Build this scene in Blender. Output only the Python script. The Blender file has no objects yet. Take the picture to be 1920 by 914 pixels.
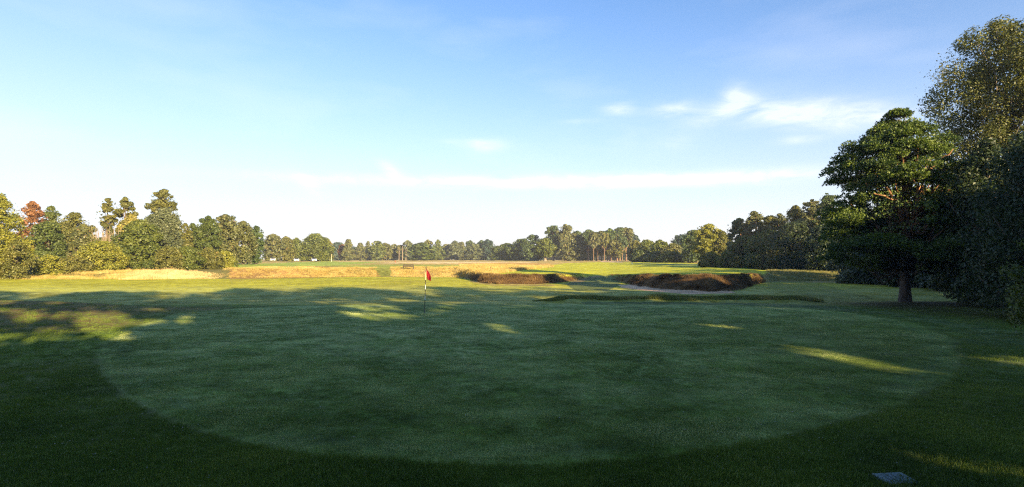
import bpy, math
import numpy as np
from mathutils import Vector

# ------------------------------------------------------------------ camera, sky, sun
sc = bpy.context.scene
DENOISE = False
F = 1100.0            # focal length in photo pixels (1920 wide)
CX, HY, EYE = 960.0, 486.0, 2.5
cam_d = bpy.data.cameras.new("camera"); cam = bpy.data.objects.new("camera", cam_d)
sc.collection.objects.link(cam); sc.camera = cam
cam.location = (0, 0, EYE); cam.rotation_euler = (math.radians(90), 0, 0)
cam_d.sensor_width = 36.0; cam_d.lens = 36.0 * F / 1920.0
cam_d.shift_y = (HY - 457.0) / 1920.0
cam_d.clip_start = 0.1; cam_d.clip_end = 6000

SUN_EL = math.radians(16.0); SUN_AZ = math.radians(147.0)   # azimuth from +Y towards +X
sdir = Vector((math.sin(SUN_AZ) * math.cos(SUN_EL), math.cos(SUN_AZ) * math.cos(SUN_EL), math.sin(SUN_EL)))
world = bpy.data.worlds.new("World"); sc.world = world; world.use_nodes = True
wt = world.node_tree; wt.nodes.clear()
def wn(t, **k):
    n = wt.nodes.new(t)
    for a, b in k.items(): setattr(n, a, b)
    return n
def wl(a, b): wt.links.new(a, b)
def wmath(op, a, b=None, c=None):
    n = wn('ShaderNodeMath', operation=op)
    for i, v in enumerate((a, b, c)):
        if v is None: continue
        if isinstance(v, (int, float)): n.inputs[i].default_value = v
        else: wl(v, n.inputs[i])
    return n.outputs[0]
sky = wn('ShaderNodeTexSky', sky_type='NISHITA', sun_disc=False)
sky.sun_elevation = SUN_EL; sky.sun_rotation = SUN_AZ
sky.altitude = 50; sky.air_density = 1.0; sky.dust_density = 0.3; sky.ozone_density = 3.0
geo = wn('ShaderNodeTexCoord'); sep = wn('ShaderNodeSeparateXYZ'); wl(geo.outputs['Generated'], sep.inputs[0])
DX, DY, DZ = sep.outputs
az = wmath('ARCTAN2', DX, DY)
hor = wmath('SQRT', wmath('ADD', wmath('MULTIPLY', DX, DX), wmath('MULTIPLY', DY, DY)))
el = wmath('ARCTAN2', DZ, hor)
cvec = wn('ShaderNodeCombineXYZ'); wl(wmath('MULTIPLY', az, 1.0), cvec.inputs[0]); wl(wmath('MULTIPLY', el, 3.4), cvec.inputs[1])
nz = wn('ShaderNodeTexNoise'); nz.inputs['Scale'].default_value = 11; nz.inputs['Detail'].default_value = 8
nz.inputs['Roughness'].default_value = 0.62; nz.inputs['Distortion'].default_value = 0.5
wl(cvec.outputs[0], nz.inputs['Vector'])
nz2 = wn('ShaderNodeTexNoise'); nz2.inputs['Scale'].default_value = 3.0; nz2.inputs['Detail'].default_value = 5
wl(cvec.outputs[0], nz2.inputs['Vector'])
def pxdir(x, y):
    a = math.atan2(x - CX, F); e = math.atan2(HY - y, math.hypot(x - CX, F)); return a, e
# individual small clouds: photo centre, half sizes in radians, strength, tilt
CLOUDS = [(1165, 204, .026, .0085, .9, 0), (1268, 206, .036, .012, .75, 0), (1362, 204, .040, .014, .9, .25), (1377, 180, .017, .016, .9, 0),
          (1530, 214, .090, .019, 1.3, -.13), (1440, 214, .05, .012, .55, 0), (1640, 222, .040, .013, .45, 0), (1498, 263, .028, .0055, .75, 0),
          (905, 271, .034, .010, .8, .0), (850, 266, .030, .004, .35, 0), (1272, 272, .020, .010, .30, 0), (735, 321, .018, .010, 1.2, -.4),
          (578, 344, .018, .012, 1.1, -.5), (960, 342, .33, .0085, 1.15, .0), (1240, 338, .24, .010, 1.15, 0), (1440, 332, .050, .010, .5, 0),
          (1180, 260, .12, .03, .16, 0), (1090, 228, .03, .004, .3, 0)]
tot = None
for (x, y, sx, sy, s, tl) in CLOUDS:
    a0, e0 = pxdir(x, y)
    da = wmath('SUBTRACT', az, a0); de = wmath('SUBTRACT', el, e0)
    if tl: de = wmath('SUBTRACT', de, wmath('MULTIPLY', da, tl))
    q = wmath('ADD', wmath('POWER', wmath('ABSOLUTE', wmath('DIVIDE', da, sx)), 2.0), wmath('POWER', wmath('ABSOLUTE', wmath('DIVIDE', de, sy)), 2.0))
    g = wmath('MULTIPLY', wmath('EXPONENT', wmath('MULTIPLY', q, -0.9)), s)
    tot = g if tot is None else wmath('ADD', tot, g)
shape = wmath('MULTIPLY', tot, wmath('MAXIMUM', wmath('SUBTRACT', wmath('MULTIPLY', nz.outputs['Fac'], 3.6), 1.05), 0.0))
shape = wmath('MINIMUM', wmath('MULTIPLY', shape, 1.0), 1.0)
wisp = wmath('MULTIPLY', wmath('MAXIMUM', wmath('SUBTRACT', nz2.outputs['Fac'], 0.50), 0.0), 0.55)
cover = wmath('MINIMUM', wmath('ADD', wmath('MULTIPLY', shape, 0.48), wisp), 0.9)
# whitening towards the horizon: morning mist low in the sky, strongest on the left
leftm = wmath('MULTIPLY', wmath('MAXIMUM', wmath('MULTIPLY', wmath('SINE', wmath('ADD', az, -0.15)), -1.0), 0.0), 2.2)
lowm = wmath('EXPONENT', wmath('MULTIPLY', wmath('POWER', wmath('MAXIMUM', el, 0.0), 1.35), wmath('ADD', wmath('MULTIPLY', leftm, 1.6), -9.2)))
mist = wn('ShaderNodeMix', data_type='RGBA'); wl(wmath('MULTIPLY', lowm, 0.96), mist.inputs[0])
SKYC = wn('ShaderNodeMix', data_type='RGBA', blend_type='MULTIPLY'); SKYC.inputs[0].default_value = 1.0
wl(sky.outputs[0], SKYC.inputs[6]); SKYC.inputs[7].default_value = (0.56, 0.73, .88, 1)
wl(SKYC.outputs[2], mist.inputs[6]); mist.inputs[7].default_value = (3.55, 3.42, 3.55, 1)
cm = wn('ShaderNodeMix', data_type='RGBA'); wl(cover, cm.inputs[0]); wl(mist.outputs[2], cm.inputs[6]); cm.inputs[7].default_value = (4.6, 4.55, 4.7, 1)
bg = wn('ShaderNodeBackground'); wl(cm.outputs[2], bg.inputs[0]); bg.inputs[1].default_value = 0.086
wo = wn('ShaderNodeOutputWorld'); wl(bg.outputs[0], wo.inputs[0])

sun_d = bpy.data.lights.new("sun", 'SUN'); sun_d.energy = 5.0; sun_d.angle = math.radians(0.5); sun_d.color = (1.0, 0.78, 0.44)
sun = bpy.data.objects.new("sun", sun_d); sc.collection.objects.link(sun)
sun.rotation_euler = sdir.to_track_quat('Z', 'Y').to_euler(); sun.location = (60, -80, 60)
sc.cycles.filter_width = 1.2; sc.cycles.use_denoising = DENOISE; sc.cycles.use_adaptive_sampling = DENOISE; sc.cycles.sample_clamp_indirect = 3.0
sc.view_settings.view_transform = 'Standard'; sc.view_settings.look = 'None'
sc.view_settings.exposure = 1.8; sc.view_settings.gamma = 1.0

# ------------------------------------------------------------------ helpers
C = sc.collection
def props(o, label=None, cat=None, group=None, kind=None):
    if label: o['label'] = label
    if cat: o['category'] = cat
    if group: o['group'] = group
    if kind: o['kind'] = kind
    return o
def mesh_from(name, V, faces_flat, nper, mat=None, smooth=False):
    """V (n,3) float; faces_flat int array with nper verts per face."""
    me = bpy.data.meshes.new(name)
    V = np.ascontiguousarray(V, dtype=np.float32); fl = np.ascontiguousarray(faces_flat, dtype=np.int32).ravel()
    nf = len(fl) // nper
    me.vertices.add(len(V)); me.vertices.foreach_set('co', V.ravel())
    me.loops.add(len(fl)); me.loops.foreach_set('vertex_index', fl)
    me.polygons.add(nf); me.polygons.foreach_set('loop_start', np.arange(0, nf * nper, nper, dtype=np.int32))
    if smooth: me.polygons.foreach_set('use_smooth', np.ones(nf, dtype=bool))
    if mat: me.materials.append(mat)
    me.update(calc_edges=True)
    return me
def link(name, me, parent=None, loc=None):
    o = bpy.data.objects.new(name, me); C.objects.link(o)
    if parent is not None: o.parent = parent
    if loc is not None: o.location = loc
    return o
def empty(name, loc, rz=0.0):
    o = bpy.data.objects.new(name, None); C.objects.link(o); o.location = loc; o.rotation_euler = (0, 0, rz)
    o.empty_display_size = 0.3; return o
class MB:
    def __init__(s): s.V = []; s.F = []
    def box(s, c, d, rz=0.0, rx=0.0, taper=1.0):
        b = len(s.V); ca, sa = math.cos(rz), math.sin(rz); cr, sr = math.cos(rx), math.sin(rx)
        for k in (-1, 1):
            for (i, j) in ((-1, -1), (1, -1), (1, 1), (-1, 1)):
                t = taper if k > 0 else 1
                x, y, z = i * d[0] / 2 * t, j * d[1] / 2 * t, k * d[2] / 2
                y, z = y * cr - z * sr, y * sr + z * cr
                s.V.append((c[0] + x * ca - y * sa, c[1] + x * sa + y * ca, c[2] + z))
        for f in ((0, 3, 2, 1), (4, 5, 6, 7), (0, 1, 5, 4), (1, 2, 6, 5), (2, 3, 7, 6), (3, 0, 4, 7)): s.F.append(tuple(b + q for q in f))
        return s
    def tube(s, P, R, n=8, cap=True):
        b = len(s.V); P = [Vector(p) for p in P]
        for i, p in enumerate(P):
            t = (P[min(i + 1, len(P) - 1)] - P[max(i - 1, 0)]).normalized()
            u = t.cross(Vector((0.31, 0.95, 0.05))).normalized(); v = t.cross(u)
            for k in range(n):
                a = 2 * math.pi * k / n; s.V.append(tuple(p + (u * math.cos(a) + v * math.sin(a)) * R[i]))
        for i in range(len(P) - 1):
            for k in range(n):
                s.F.append((b + i * n + k, b + i * n + (k + 1) % n, b + (i + 1) * n + (k + 1) % n, b + (i + 1) * n + k))
        if cap:
            s.F.append(tuple(b + k for k in range(n))); s.F.append(tuple(b + (len(P) - 1) * n + k for k in reversed(range(n))))
        return s
    def mesh(s, name, mat, smooth=False):
        me = bpy.data.meshes.new(name); me.from_pydata(s.V, [], s.F); me.materials.append(mat)
        if smooth:
            me.polygons.foreach_set('use_smooth', np.ones(len(me.polygons), dtype=bool))
        me.update(); return me
    def build(s, name, mat, parent=None, smooth=False, loc=None): return link(name, s.mesh(name, mat, smooth), parent, loc)

def new_mat(name):
    m = bpy.data.materials.new(name); m.use_nodes = True; nt = m.node_tree; nt.nodes.clear(); return m, nt
def simple_mat(name, col, rough=0.7, var=0.25, scale=6.0, metallic=0.0, bump=0.0, col2=None):
    m, nt = new_mat(name); N = nt.nodes.new; L = nt.links.new
    out = N('ShaderNodeOutputMaterial'); p = N('ShaderNodeBsdfPrincipled'); L(p.outputs[0], out.inputs[0])
    tc = N('ShaderNodeTexCoord'); n = N('ShaderNodeTexNoise'); n.inputs['Scale'].default_value = scale; n.inputs['Detail'].default_value = 6
    L(tc.outputs['Object'], n.inputs['Vector'])
    r = N('ShaderNodeValToRGB'); L(n.outputs['Fac'], r.inputs[0])
    c2 = col2 or tuple(min(1, c * (1 + var)) for c in col)
    r.color_ramp.elements[0].color = (*[c * (1 - var) for c in col], 1); r.color_ramp.elements[0].position = 0.3
    r.color_ramp.elements[1].color = (*c2, 1); r.color_ramp.elements[1].position = 0.7
    L(r.outputs[0], p.inputs['Base Color']); p.inputs['Roughness'].default_value = rough; p.inputs['Metallic'].default_value = metallic
    if bump:
        b = N('ShaderNodeBump'); b.inputs['Strength'].default_value = bump; b.inputs['Distance'].default_value = 0.02
        L(n.outputs['Fac'], b.inputs['Height']); L(b.outputs[0], p.inputs['Normal'])
    return m
LEAFGAIN = 1.35
def leaf_mat(name, c1, c2, c3=None, trans=0.30, rough=0.55):
    """c1 dark leaves, c2 light leaves; 'v' is a per-leaf random, 'k' a per-clump random"""
    m, nt = new_mat(name); N = nt.nodes.new; L = nt.links.new
    out = N('ShaderNodeOutputMaterial'); p = N('ShaderNodeBsdfPrincipled')
    a = N('ShaderNodeAttribute'); a.attribute_name = 'v'
    g_ = LEAFGAIN if not name.endswith('dark') else 1.0
    c1 = tuple(c * g_ for c in c1); c2 = tuple(c * g_ for c in c2)
    r = N('ShaderNodeValToRGB'); L(a.outputs['Fac'], r.inputs[0])
    e = r.color_ramp.elements; e[0].color = (*c1, 1); e[0].position = 0.15; e[1].color = (*c2, 1); e[1].position = 0.85
    if c3:
        x = e.new(0.97); x.color = (*c3, 1)
    L(r.outputs[0], p.inputs['Base Color']); p.inputs['Roughness'].default_value = rough
    t = N('ShaderNodeBsdfTranslucent'); hs = N('ShaderNodeHueSaturation'); hs.inputs['Value'].default_value = 1.3; hs.inputs['Saturation'].default_value = 1.15
    L(r.outputs[0], hs.inputs['Color']); L(hs.outputs[0], t.inputs['Color'])
    mx = N('ShaderNodeMixShader'); mx.inputs[0].default_value = trans
    L(p.outputs[0], mx.inputs[1]); L(t.outputs[0], mx.inputs[2]); L(mx.outputs[0], out.inputs[0])
    return m
def bark_mat(name, low, high, z0=3.0, z1=5.5):
    m, nt = new_mat(name); N = nt.nodes.new; L = nt.links.new
    out = N('ShaderNodeOutputMaterial'); p = N('ShaderNodeBsdfPrincipled'); L(p.outputs[0], out.inputs[0])
    tc = N('ShaderNodeTexCoord'); mp = N('ShaderNodeMapping'); mp.inputs['Scale'].default_value = (1, 1, .25); L(tc.outputs['Object'], mp.inputs[0])
    n = N('ShaderNodeTexNoise'); n.inputs['Scale'].default_value = 9; n.inputs['Detail'].default_value = 8; L(mp.outputs[0], n.inputs['Vector'])
    s = N('ShaderNodeSeparateXYZ'); L(tc.outputs['Object'], s.inputs[0])
    mr = N('ShaderNodeMapRange'); L(s.outputs[2], mr.inputs[0]); mr.inputs[1].default_value = z0; mr.inputs[2].default_value = z1
    mx = N('ShaderNodeMix'); mx.data_type = 'RGBA'; L(mr.outputs[0], mx.inputs[0]); mx.inputs[6].default_value = (*low, 1); mx.inputs[7].default_value = (*high, 1)
    m2 = N('ShaderNodeMix'); m2.data_type = 'RGBA'; m2.blend_type = 'MULTIPLY'; m2.inputs[0].default_value = 0.8
    r = N('ShaderNodeValToRGB'); r.color_ramp.elements[0].position = .35; r.color_ramp.elements[0].color = (.25, .22, .2, 1); r.color_ramp.elements[1].position = .65
    L(n.outputs['Fac'], r.inputs[0]); L(mx.outputs[2], m2.inputs[6]); L(r.outputs[0], m2.inputs[7]); L(m2.outputs[2], p.inputs['Base Color'])
    b = N('ShaderNodeBump'); b.inputs['Strength'].default_value = .8; b.inputs['Distance'].default_value = .05; L(n.outputs['Fac'], b.inputs['Height']); L(b.outputs[0], p.inputs['Normal'])
    p.inputs['Roughness'].default_value = .85
    return m

# ------------------------------------------------------------------ terrain
def smooth01(t): t = np.clip(t, 0, 1); return t * t * (3 - 2 * t)
def vnoise(x, y, s, seed=0):
    """cheap smooth value noise in -1..1"""
    x = np.asarray(x, float) / s; y = np.asarray(y, float) / s
    xi = np.floor(x).astype(np.int64); yi = np.floor(y).astype(np.int64); fx = x - xi; fy = y - yi
    fx = fx * fx * (3 - 2 * fx); fy = fy * fy * (3 - 2 * fy)
    def h(a, b):
        n = (a * 374761393 + b * 668265263 + seed * 1442695041) & 0xffffffff
        n = ((n ^ (n >> 13)) * 1274126177) & 0xffffffff
        return ((n ^ (n >> 16)) & 0xffff) / 32767.5 - 1
    return (h(xi, yi) * (1 - fx) + h(xi + 1, yi) * fx) * (1 - fy) + (h(xi, yi + 1) * (1 - fx) + h(xi + 1, yi + 1) * fx) * fy
#        u      D0    D1    H
RAMP = np.array([
    (-900, 80, 130, 0.6), (-200, 78, 110, 0.8), (0, 72, 100, 0.9), (220, 74, 84, 0.75), (330, 74, 82, 0.8), (420, 76, 84, .95), (440, 77, 83, 1.15), (560, 78, 85, 1.2),
    (690, 82, 90, 1.15), (740, 82, 92, 1.1), (800, 80, 96, 1.1), (850, 79, 95, 1.0), (868, 76, 84, .9), (885, 68, 73, .85), (905, 61.0, 66, .82), (935, 58.0, 62.3, 0.80), (1000, 58.0, 62, 0.78), (1040, 60.5, 65, 0.74),
    (1075, 67, 71.5, .62), (1105, 74, 79, .48), (1122, 56, 80, 0.46), (1138, 70, 80, .44), (1160, 66, 71, .52), (1195, 57.0, 61.5, .72), (1250, 50.5, 54.5, .93), (1330, 47.0, 51.2, 1.03), (1370, 48.0, 52.2, 1.0),
    (1400, 51.5, 56, .92), (1432, 62.0, 69, .74), (1455, 64, 85, .8), (1520, 62, 95, .9), (1700, 62, 110, 1.0), (3000, 70, 120, 1.0)])
def ground_z(X, Y):
    X = np.asarray(X, float); Y = np.asarray(Y, float)
    Ys = np.maximum(Y, 1.0); u = CX + F * X / Ys; u = np.clip(u, -900, 3000)
    d0 = np.interp(u, RAMP[:, 0], RAMP[:, 1]); d1 = np.interp(u, RAMP[:, 0], RAMP[:, 2]); H = np.interp(u, RAMP[:, 0], RAMP[:, 3])
    wob = vnoise(X, Y, 2.3, 5) * 0.6 + vnoise(X, Y, 0.8, 6) * 0.2
    z = smooth01((Y + wob - d0) / (d1 - d0)) * H * (1 + .08 * vnoise(X, Y * .3, 4.5, 8) + .07 * vnoise(X, Y * .3, 1.7, 10))
    far = smooth01((Y - 90) / 120.0)
    z = z + far * (1.5 - H) * smooth01((Y - 60) / 60)
    z = z + np.exp(-((X + 3) / 8) ** 2 - ((Y - 97) / 11) ** 2) * .62 + np.exp(-((X + 26) / 14) ** 2 - ((Y - 150) / 16) ** 2) * .35
    z = z + smooth01((Y - 60) / 60) * (vnoise(X, Y, 38, 1) * .18 + vnoise(X, Y, 13, 2) * .12) * (1 - .4 * far)
    near = 1 - smooth01((Y - 34) / 12)
    z = z + near * (vnoise(X, Y, 9, 3) * .035)
    # hollow beyond the green, and its grassy ridge
    hol = np.exp(-((Y - 38.5) / 3.2) ** 2); z = z - hol * 0.22
    rx = smooth01((u - 1000) / 60) * (1 - smooth01((u - 1490) / 60))
    z = z + rx * np.exp(-((Y - 35.2) / 0.75) ** 2) * (0.30 + .05 * vnoise(X, Y, 1.1, 9))
    # bunker floor
    bf = smooth01((u - 1150) / 30) * (1 - smooth01((u - 1385) / 25)) * smooth01((Y - d0 + 4) / .8) * (1 - smooth01((Y - d0 - .2) / .5))
    z = z - bf * .14
    # rough bank on the left of the green
    lx = smooth01((-X - 12) / 12) * smooth01((Y - 14) / 10) * (1 - smooth01((Y - (31 - .28 * (X + 30))) / 3.0)) * (1 - smooth01((Y - 60) / 5))
    z = z + lx * (.42 + .06 * vnoise(X, Y, 4, 11))
    # falling away gently in the near rough
    z = z + (1 - smooth01((Y - 2) / 8)) * (vnoise(X, Y, 3.0, 12) * .05)
    return z
def gz(x, y): return float(ground_z(np.array([x]), np.array([y]))[0])
def at(px, D): return ((px - CX) / F * D, D)

def in_poly(px, py, poly):
    r = np.zeros(px.shape, bool); n = len(poly); j = n - 1
    for i in range(n):
        xi, yi = poly[i]; xj, yj = poly[j]
        if yi != yj:
            c = ((yi > py) != (yj > py)) & (px < (xj - xi) * (py - yi) / (yj - yi) + xi); r ^= c
        j = i
    return r
# outline of the green on the ground (metres)
def gp(x, y): d = F * EYE / (y - HY); return ((x - CX) / F * d, d)
GREEN = [gp(*p) for p in ((188, 664), (196, 700), (240, 742), (310, 780), (400, 812), (500, 836), (600, 852), (720, 862), (900, 868), (1080, 866), (1250, 852),
         (1420, 822), (1560, 790), (1680, 755), (1770, 712), (1800, 672), (1775, 632), (1700, 604), (1600, 588), (1500, 578), (1400, 574), (1250, 572), (1100, 571),
         (900, 571), (700, 572), (560, 574), (440, 580), (330, 592), (250, 616), (205, 640))]
def poly_sd(X, Y, poly):
    """signed distance, negative inside"""
    d = np.full(X.shape, 1e9); n = len(poly)
    for i in range(n):
        ax, ay = poly[i]; bx, by = poly[(i + 1) % n]; ex, ey = bx - ax, by - ay
        t = np.clip(((X - ax) * ex + (Y - ay) * ey) / (ex * ex + ey * ey), 0, 1)
        d = np.minimum(d, np.hypot(X - ax - t * ex, Y - ay - t * ey))
    return np.where(in_poly(X, Y, poly), -d, d)

# grid, polar about the viewpoint
aa = [math.radians(v) for v in np.arange(-44.5, 44.51, 0.17)]
aa = [math.radians(v) for v in np.arange(-180, -44.6, 3.0)] + aa + [math.radians(v) for v in np.arange(45, 179.9, 3.0)]
rr = [0.4]
while rr[-1] < 1600:
    r_ = rr[-1]
    st = .35 if r_ < 5 else (r_ * .014 if r_ < 32 else (.18 if r_ < 66 else (r_ * .006 if r_ < 140 else (r_ * .014 if r_ < 500 else r_ * .12))))
    rr.append(r_ + st)
aa = np.array(aa); rr = np.array(rr); NA, NR = len(aa), len(rr)
RR, AA = np.meshgrid(rr, aa, indexing='ij')
GX = (RR * np.sin(AA)).ravel(); GY = (RR * np.cos(AA)).ravel()
inview = GY > 2.0
GZ = np.where(GY > 0.5, ground_z(GX, GY), 0.0)
PX = np.where(inview, CX + F * GX / np.maximum(GY, .1), -5000); PY = np.where(inview, HY + F * (EYE - GZ) / np.maximum(GY, .1), 5000)
n1 = vnoise(GX, GY, 3.0, 21); n2 = vnoise(GX, GY, .9, 22); n3 = vnoise(GX, GY, 11, 23); n4 = vnoise(GX, GY, .35, 24)
PXn = PX + n1 * 2.5 + n2 * 1.5; PYn = PY + n1 * .5 + n2 * .4
sdg = poly_sd(GX, GY, GREEN)
d0g = np.interp(np.clip(PX, -900, 3000), RAMP[:, 0], RAMP[:, 1]); d1g = np.interp(np.clip(PX, -900, 3000), RAMP[:, 0], RAMP[:, 2])

COL = np.zeros((len(GX), 3)); DEW = np.zeros(len(GX)); ZONE = np.zeros(len(GX), int)   # 0 rough 1 green 2 fairway 3 sand
def setc(mask, col, dew=None, zone=None, w=1.0):
    m = mask if mask.dtype != bool else mask.astype(float)
    m = np.clip(m, 0, 1) * w
    COL[:] = COL * (1 - m[:, None]) + np.array(col)[None, :] * m[:, None]
    if dew is not None: DEW[:] = DEW * (1 - m) + dew * m
    if zone is not None: ZONE[m > .5] = zone
ROUGH = (.105, .165, .012); FAIR = (.45, .43, .034); GRN = (.095, .165, .015); GOLD = (.38, .28, .10); BROWN = (.17, .11, .035)
setc(np.ones(len(GX), bool), ROUGH, 0.12, 0)
# drier brownish patches in the near rough
setc(smooth01((n3 + .2 * n1) * 2 - .3) * (GY < 60), (.075, .062, .016), w=.55)
setc(smooth01((GX - 3) / 5) * smooth01((12 - GY) / 5) * (GY > 0) * smooth01(n1 + .6), (.075, .048, .018), w=.7)
# mown ground beyond and beside the green
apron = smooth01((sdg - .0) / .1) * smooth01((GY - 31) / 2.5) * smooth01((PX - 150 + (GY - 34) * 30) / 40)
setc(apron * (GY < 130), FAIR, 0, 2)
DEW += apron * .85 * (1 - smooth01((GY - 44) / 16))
COL *= (1 - apron * .50 * (1 - smooth01((GY - 40) / 18)))[:, None]  # shade painted in: apron colour darkened over its nearer stretch
setc(smooth01((n3 + .5 * n1) * 2.5) * apron * (GY < 130), (.37, .32, .04), w=.5)
right_ap = smooth01((1 - np.abs(sdg - 1.5) / 2.2)) * (GX > 4)
setc(right_ap * (GY > 12) * (GY < 34), (.06, .10, .03), .3)
# left rough bank, brown and tussocky
lb = smooth01((-GX - 11) / 5) * smooth01((GY - 16) / 6) * (1 - smooth01((GY - (33 - .28 * (GX + 30))) / 2))
setc(lb * smooth01(n1 * 1.2 + n3 + .7), (.17, .115, .03), .15, 0)
setc(lb * smooth01(n2 + n1 - .2), (.13, .14, .03), w=.6)
# near the trunk of the big pine, bare needle litter
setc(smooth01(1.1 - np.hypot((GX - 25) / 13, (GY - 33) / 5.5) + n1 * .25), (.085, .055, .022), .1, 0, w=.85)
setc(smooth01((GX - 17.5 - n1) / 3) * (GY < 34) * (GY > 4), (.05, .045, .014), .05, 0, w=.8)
# everything far: dry straw
farm = smooth01((GY - (d0g - .4)) / .5) * (GY > 45)
setc(farm, GOLD, .0, 0)
setc(farm * smooth01(n1 * 1.2 + n2 * .6), (.36, .29, .07), w=.5)
setc(farm * smooth01(n3 * 2 + n1), (.28, .27, .06), w=.45)
face = smooth01((GY - d0g + .2) / .4) * (1 - smooth01((GY - d1g - .6) / .6)) * (PX + n1 * 6 > 872) * (PX + n1 * 6 < 1434)
fe = np.interp(PX + n1 * 8, (866, 885, 1070, 1100, 1140, 1185, 1425, 1440), (0, 1, 1, 0, 0, 1, 1, 0))
setc(face * fe, (.12, .066, .022), 0)  # brown faces, darkened in colour to hold the shade lying on them
ZONE[(face * fe) > .5] = 0
setc(face * fe * smooth01(n2 * 2 + n1 - .3), (.18, .11, .05), w=.5)
# left lit fairway strip and its edges
setc(in_poly(PXn, PYn, [(-900, 512), (60, 513), (240, 520), (430, 523), (440, 560), (-900, 560)]) & (GY > 45), FAIR, None, 2)
setc(in_poly(PXn, PYn, [(-900, 506), (60, 508), (230, 516), (240, 521), (60, 514), (-900, 518)]), (.33, .23, .07), 0, 0)
setc(in_poly(PX, PY, [(40, 500), (440, 500), (436, 523), (225, 523), (60, 515)]) & (GY > 70), (.19, .17, .05), 0, 0)
# golden bank, with the mown gap
bankm = in_poly(PXn, PYn, [(430, 503), (600, 500), (700, 502), (714, 519), (600, 521), (430, 524)])
setc(bankm, (.38, .25, .06), 0, 0)
setc(bankm * smooth01(vnoise(GX, GY, 1.6, 33) * 2), (.24, .20, .05), w=.7)
setc(bankm * smooth01(vnoise(GX, GY, 2.6, 34) * 3 - 1.2), (.16, .085, .04), w=.7)
setc(in_poly(PXn, PYn, [(430, 505), (560, 504), (600, 520), (430, 523)]), (.33, .19, .08), 0, 0, w=.7)
setc(in_poly(PXn, PYn, [(698, 503), (728, 503), (738, 518), (716, 519)]), (.20, .21, .045), .0, 2)
setc(in_poly(PXn, PYn, [(728, 503), (870, 502), (880, 517), (742, 518)]), (.42, .28, .08), 0, 0)
# left far fairway
setc(in_poly(PXn, PYn, [(440, 502), (430, 497), (560, 492), (640, 489.6), (730, 490), (700, 493), (640, 498), (560, 499.5), (440, 503)]), (.34, .42, .07), .05, 2)
setc(in_poly(PXn, PYn, [(600, 499.5), (700, 496.5), (860, 497.5), (880, 500), (800, 501.5), (735, 503.5), (690, 502)]), (.34, .38, .06), .05, 2)
setc(in_poly(PX, PY + n2 * .3, [(695, 493.6), (780, 491.6), (1010, 491.4), (990, 493.2), (800, 494.6)]), (.60, .46, .24), 0, 0)
setc(in_poly(PX, PY + n2 * .3, [(620, 489.6), (940, 487.8), (940, 490), (640, 491.5)]), (.46, .34, .12), 0, 0)
# bright fairway beyond the bunkers
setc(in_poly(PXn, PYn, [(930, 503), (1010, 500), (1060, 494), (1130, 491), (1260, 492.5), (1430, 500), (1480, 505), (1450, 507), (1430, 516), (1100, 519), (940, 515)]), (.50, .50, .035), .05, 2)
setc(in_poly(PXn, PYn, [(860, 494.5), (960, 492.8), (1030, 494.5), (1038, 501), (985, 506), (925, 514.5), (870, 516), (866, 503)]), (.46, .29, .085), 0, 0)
setc(in_poly(PXn, PYn, [(1180, 494), (1500, 497), (1560, 504), (1420, 504), (1240, 497)]), (.13, .20, .045), .5, 2)  # shadow of the right tree row, painted as darker turf
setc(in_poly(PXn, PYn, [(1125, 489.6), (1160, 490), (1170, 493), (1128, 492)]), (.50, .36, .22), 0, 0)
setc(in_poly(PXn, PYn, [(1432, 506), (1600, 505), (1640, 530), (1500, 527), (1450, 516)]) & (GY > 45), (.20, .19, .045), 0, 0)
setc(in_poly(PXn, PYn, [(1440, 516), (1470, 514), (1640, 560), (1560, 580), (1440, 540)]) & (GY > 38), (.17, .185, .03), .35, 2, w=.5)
# saddle between the bunkers and its dry strip
setc(in_poly(PXn, PYn, [(1060, 533), (1105, 518), (1150, 517), (1165, 534), (1140, 546), (1080, 546)]), (.11, .14, .035), .2, 2)
setc(in_poly(PXn, PYn, [(1062, 529), (1120, 516.5), (1128, 518.5), (1080, 531)]), (.34, .24, .12), 0, 2, w=.7)
setc(in_poly(PXn, PYn, [(885, 526), (930, 533.5), (1040, 534), (1040, 536.5), (925, 536.5), (880, 529)]), (.30, .20, .10), 0, 2, w=.6)
# putting green
gw = smooth01(-sdg / .25 + .5); fade_r = 1 - .55 * smooth01((GX - 3) / 5) * (1 - smooth01((GY - 22) / 6))
setc(gw, GRN, None, None, w=fade_r)
DEW[:] = DEW * (1 - gw) + .85 * gw * fade_r
ZONE[gw > .5] = 1
DEW *= np.where(ZONE == 1, .45 + .55 * smooth01((GY - 8) / 14), 1)
setc(smooth01(1 - np.abs(sdg + .45) / .4) * (sdg < 0), (.075, .135, .04), w=.5)
# sand
setc(in_poly(PX + n2, PY + n2 * .3, [(1160, 534.5), (1190, 534), (1250, 538), (1300, 541), (1345, 545), (1372, 546.0), (1380, 550), (1290, 552.0), (1215, 546), (1165, 539.5)]) & (GY < d0g + .3), (.75, .48, .28), 0, 3)
setc((np.abs(PX - 985) < 42) & (GY > d0g - .35) & (GY < d0g + .0), (.45, .30, .18), 0, 0, w=.5)

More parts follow.
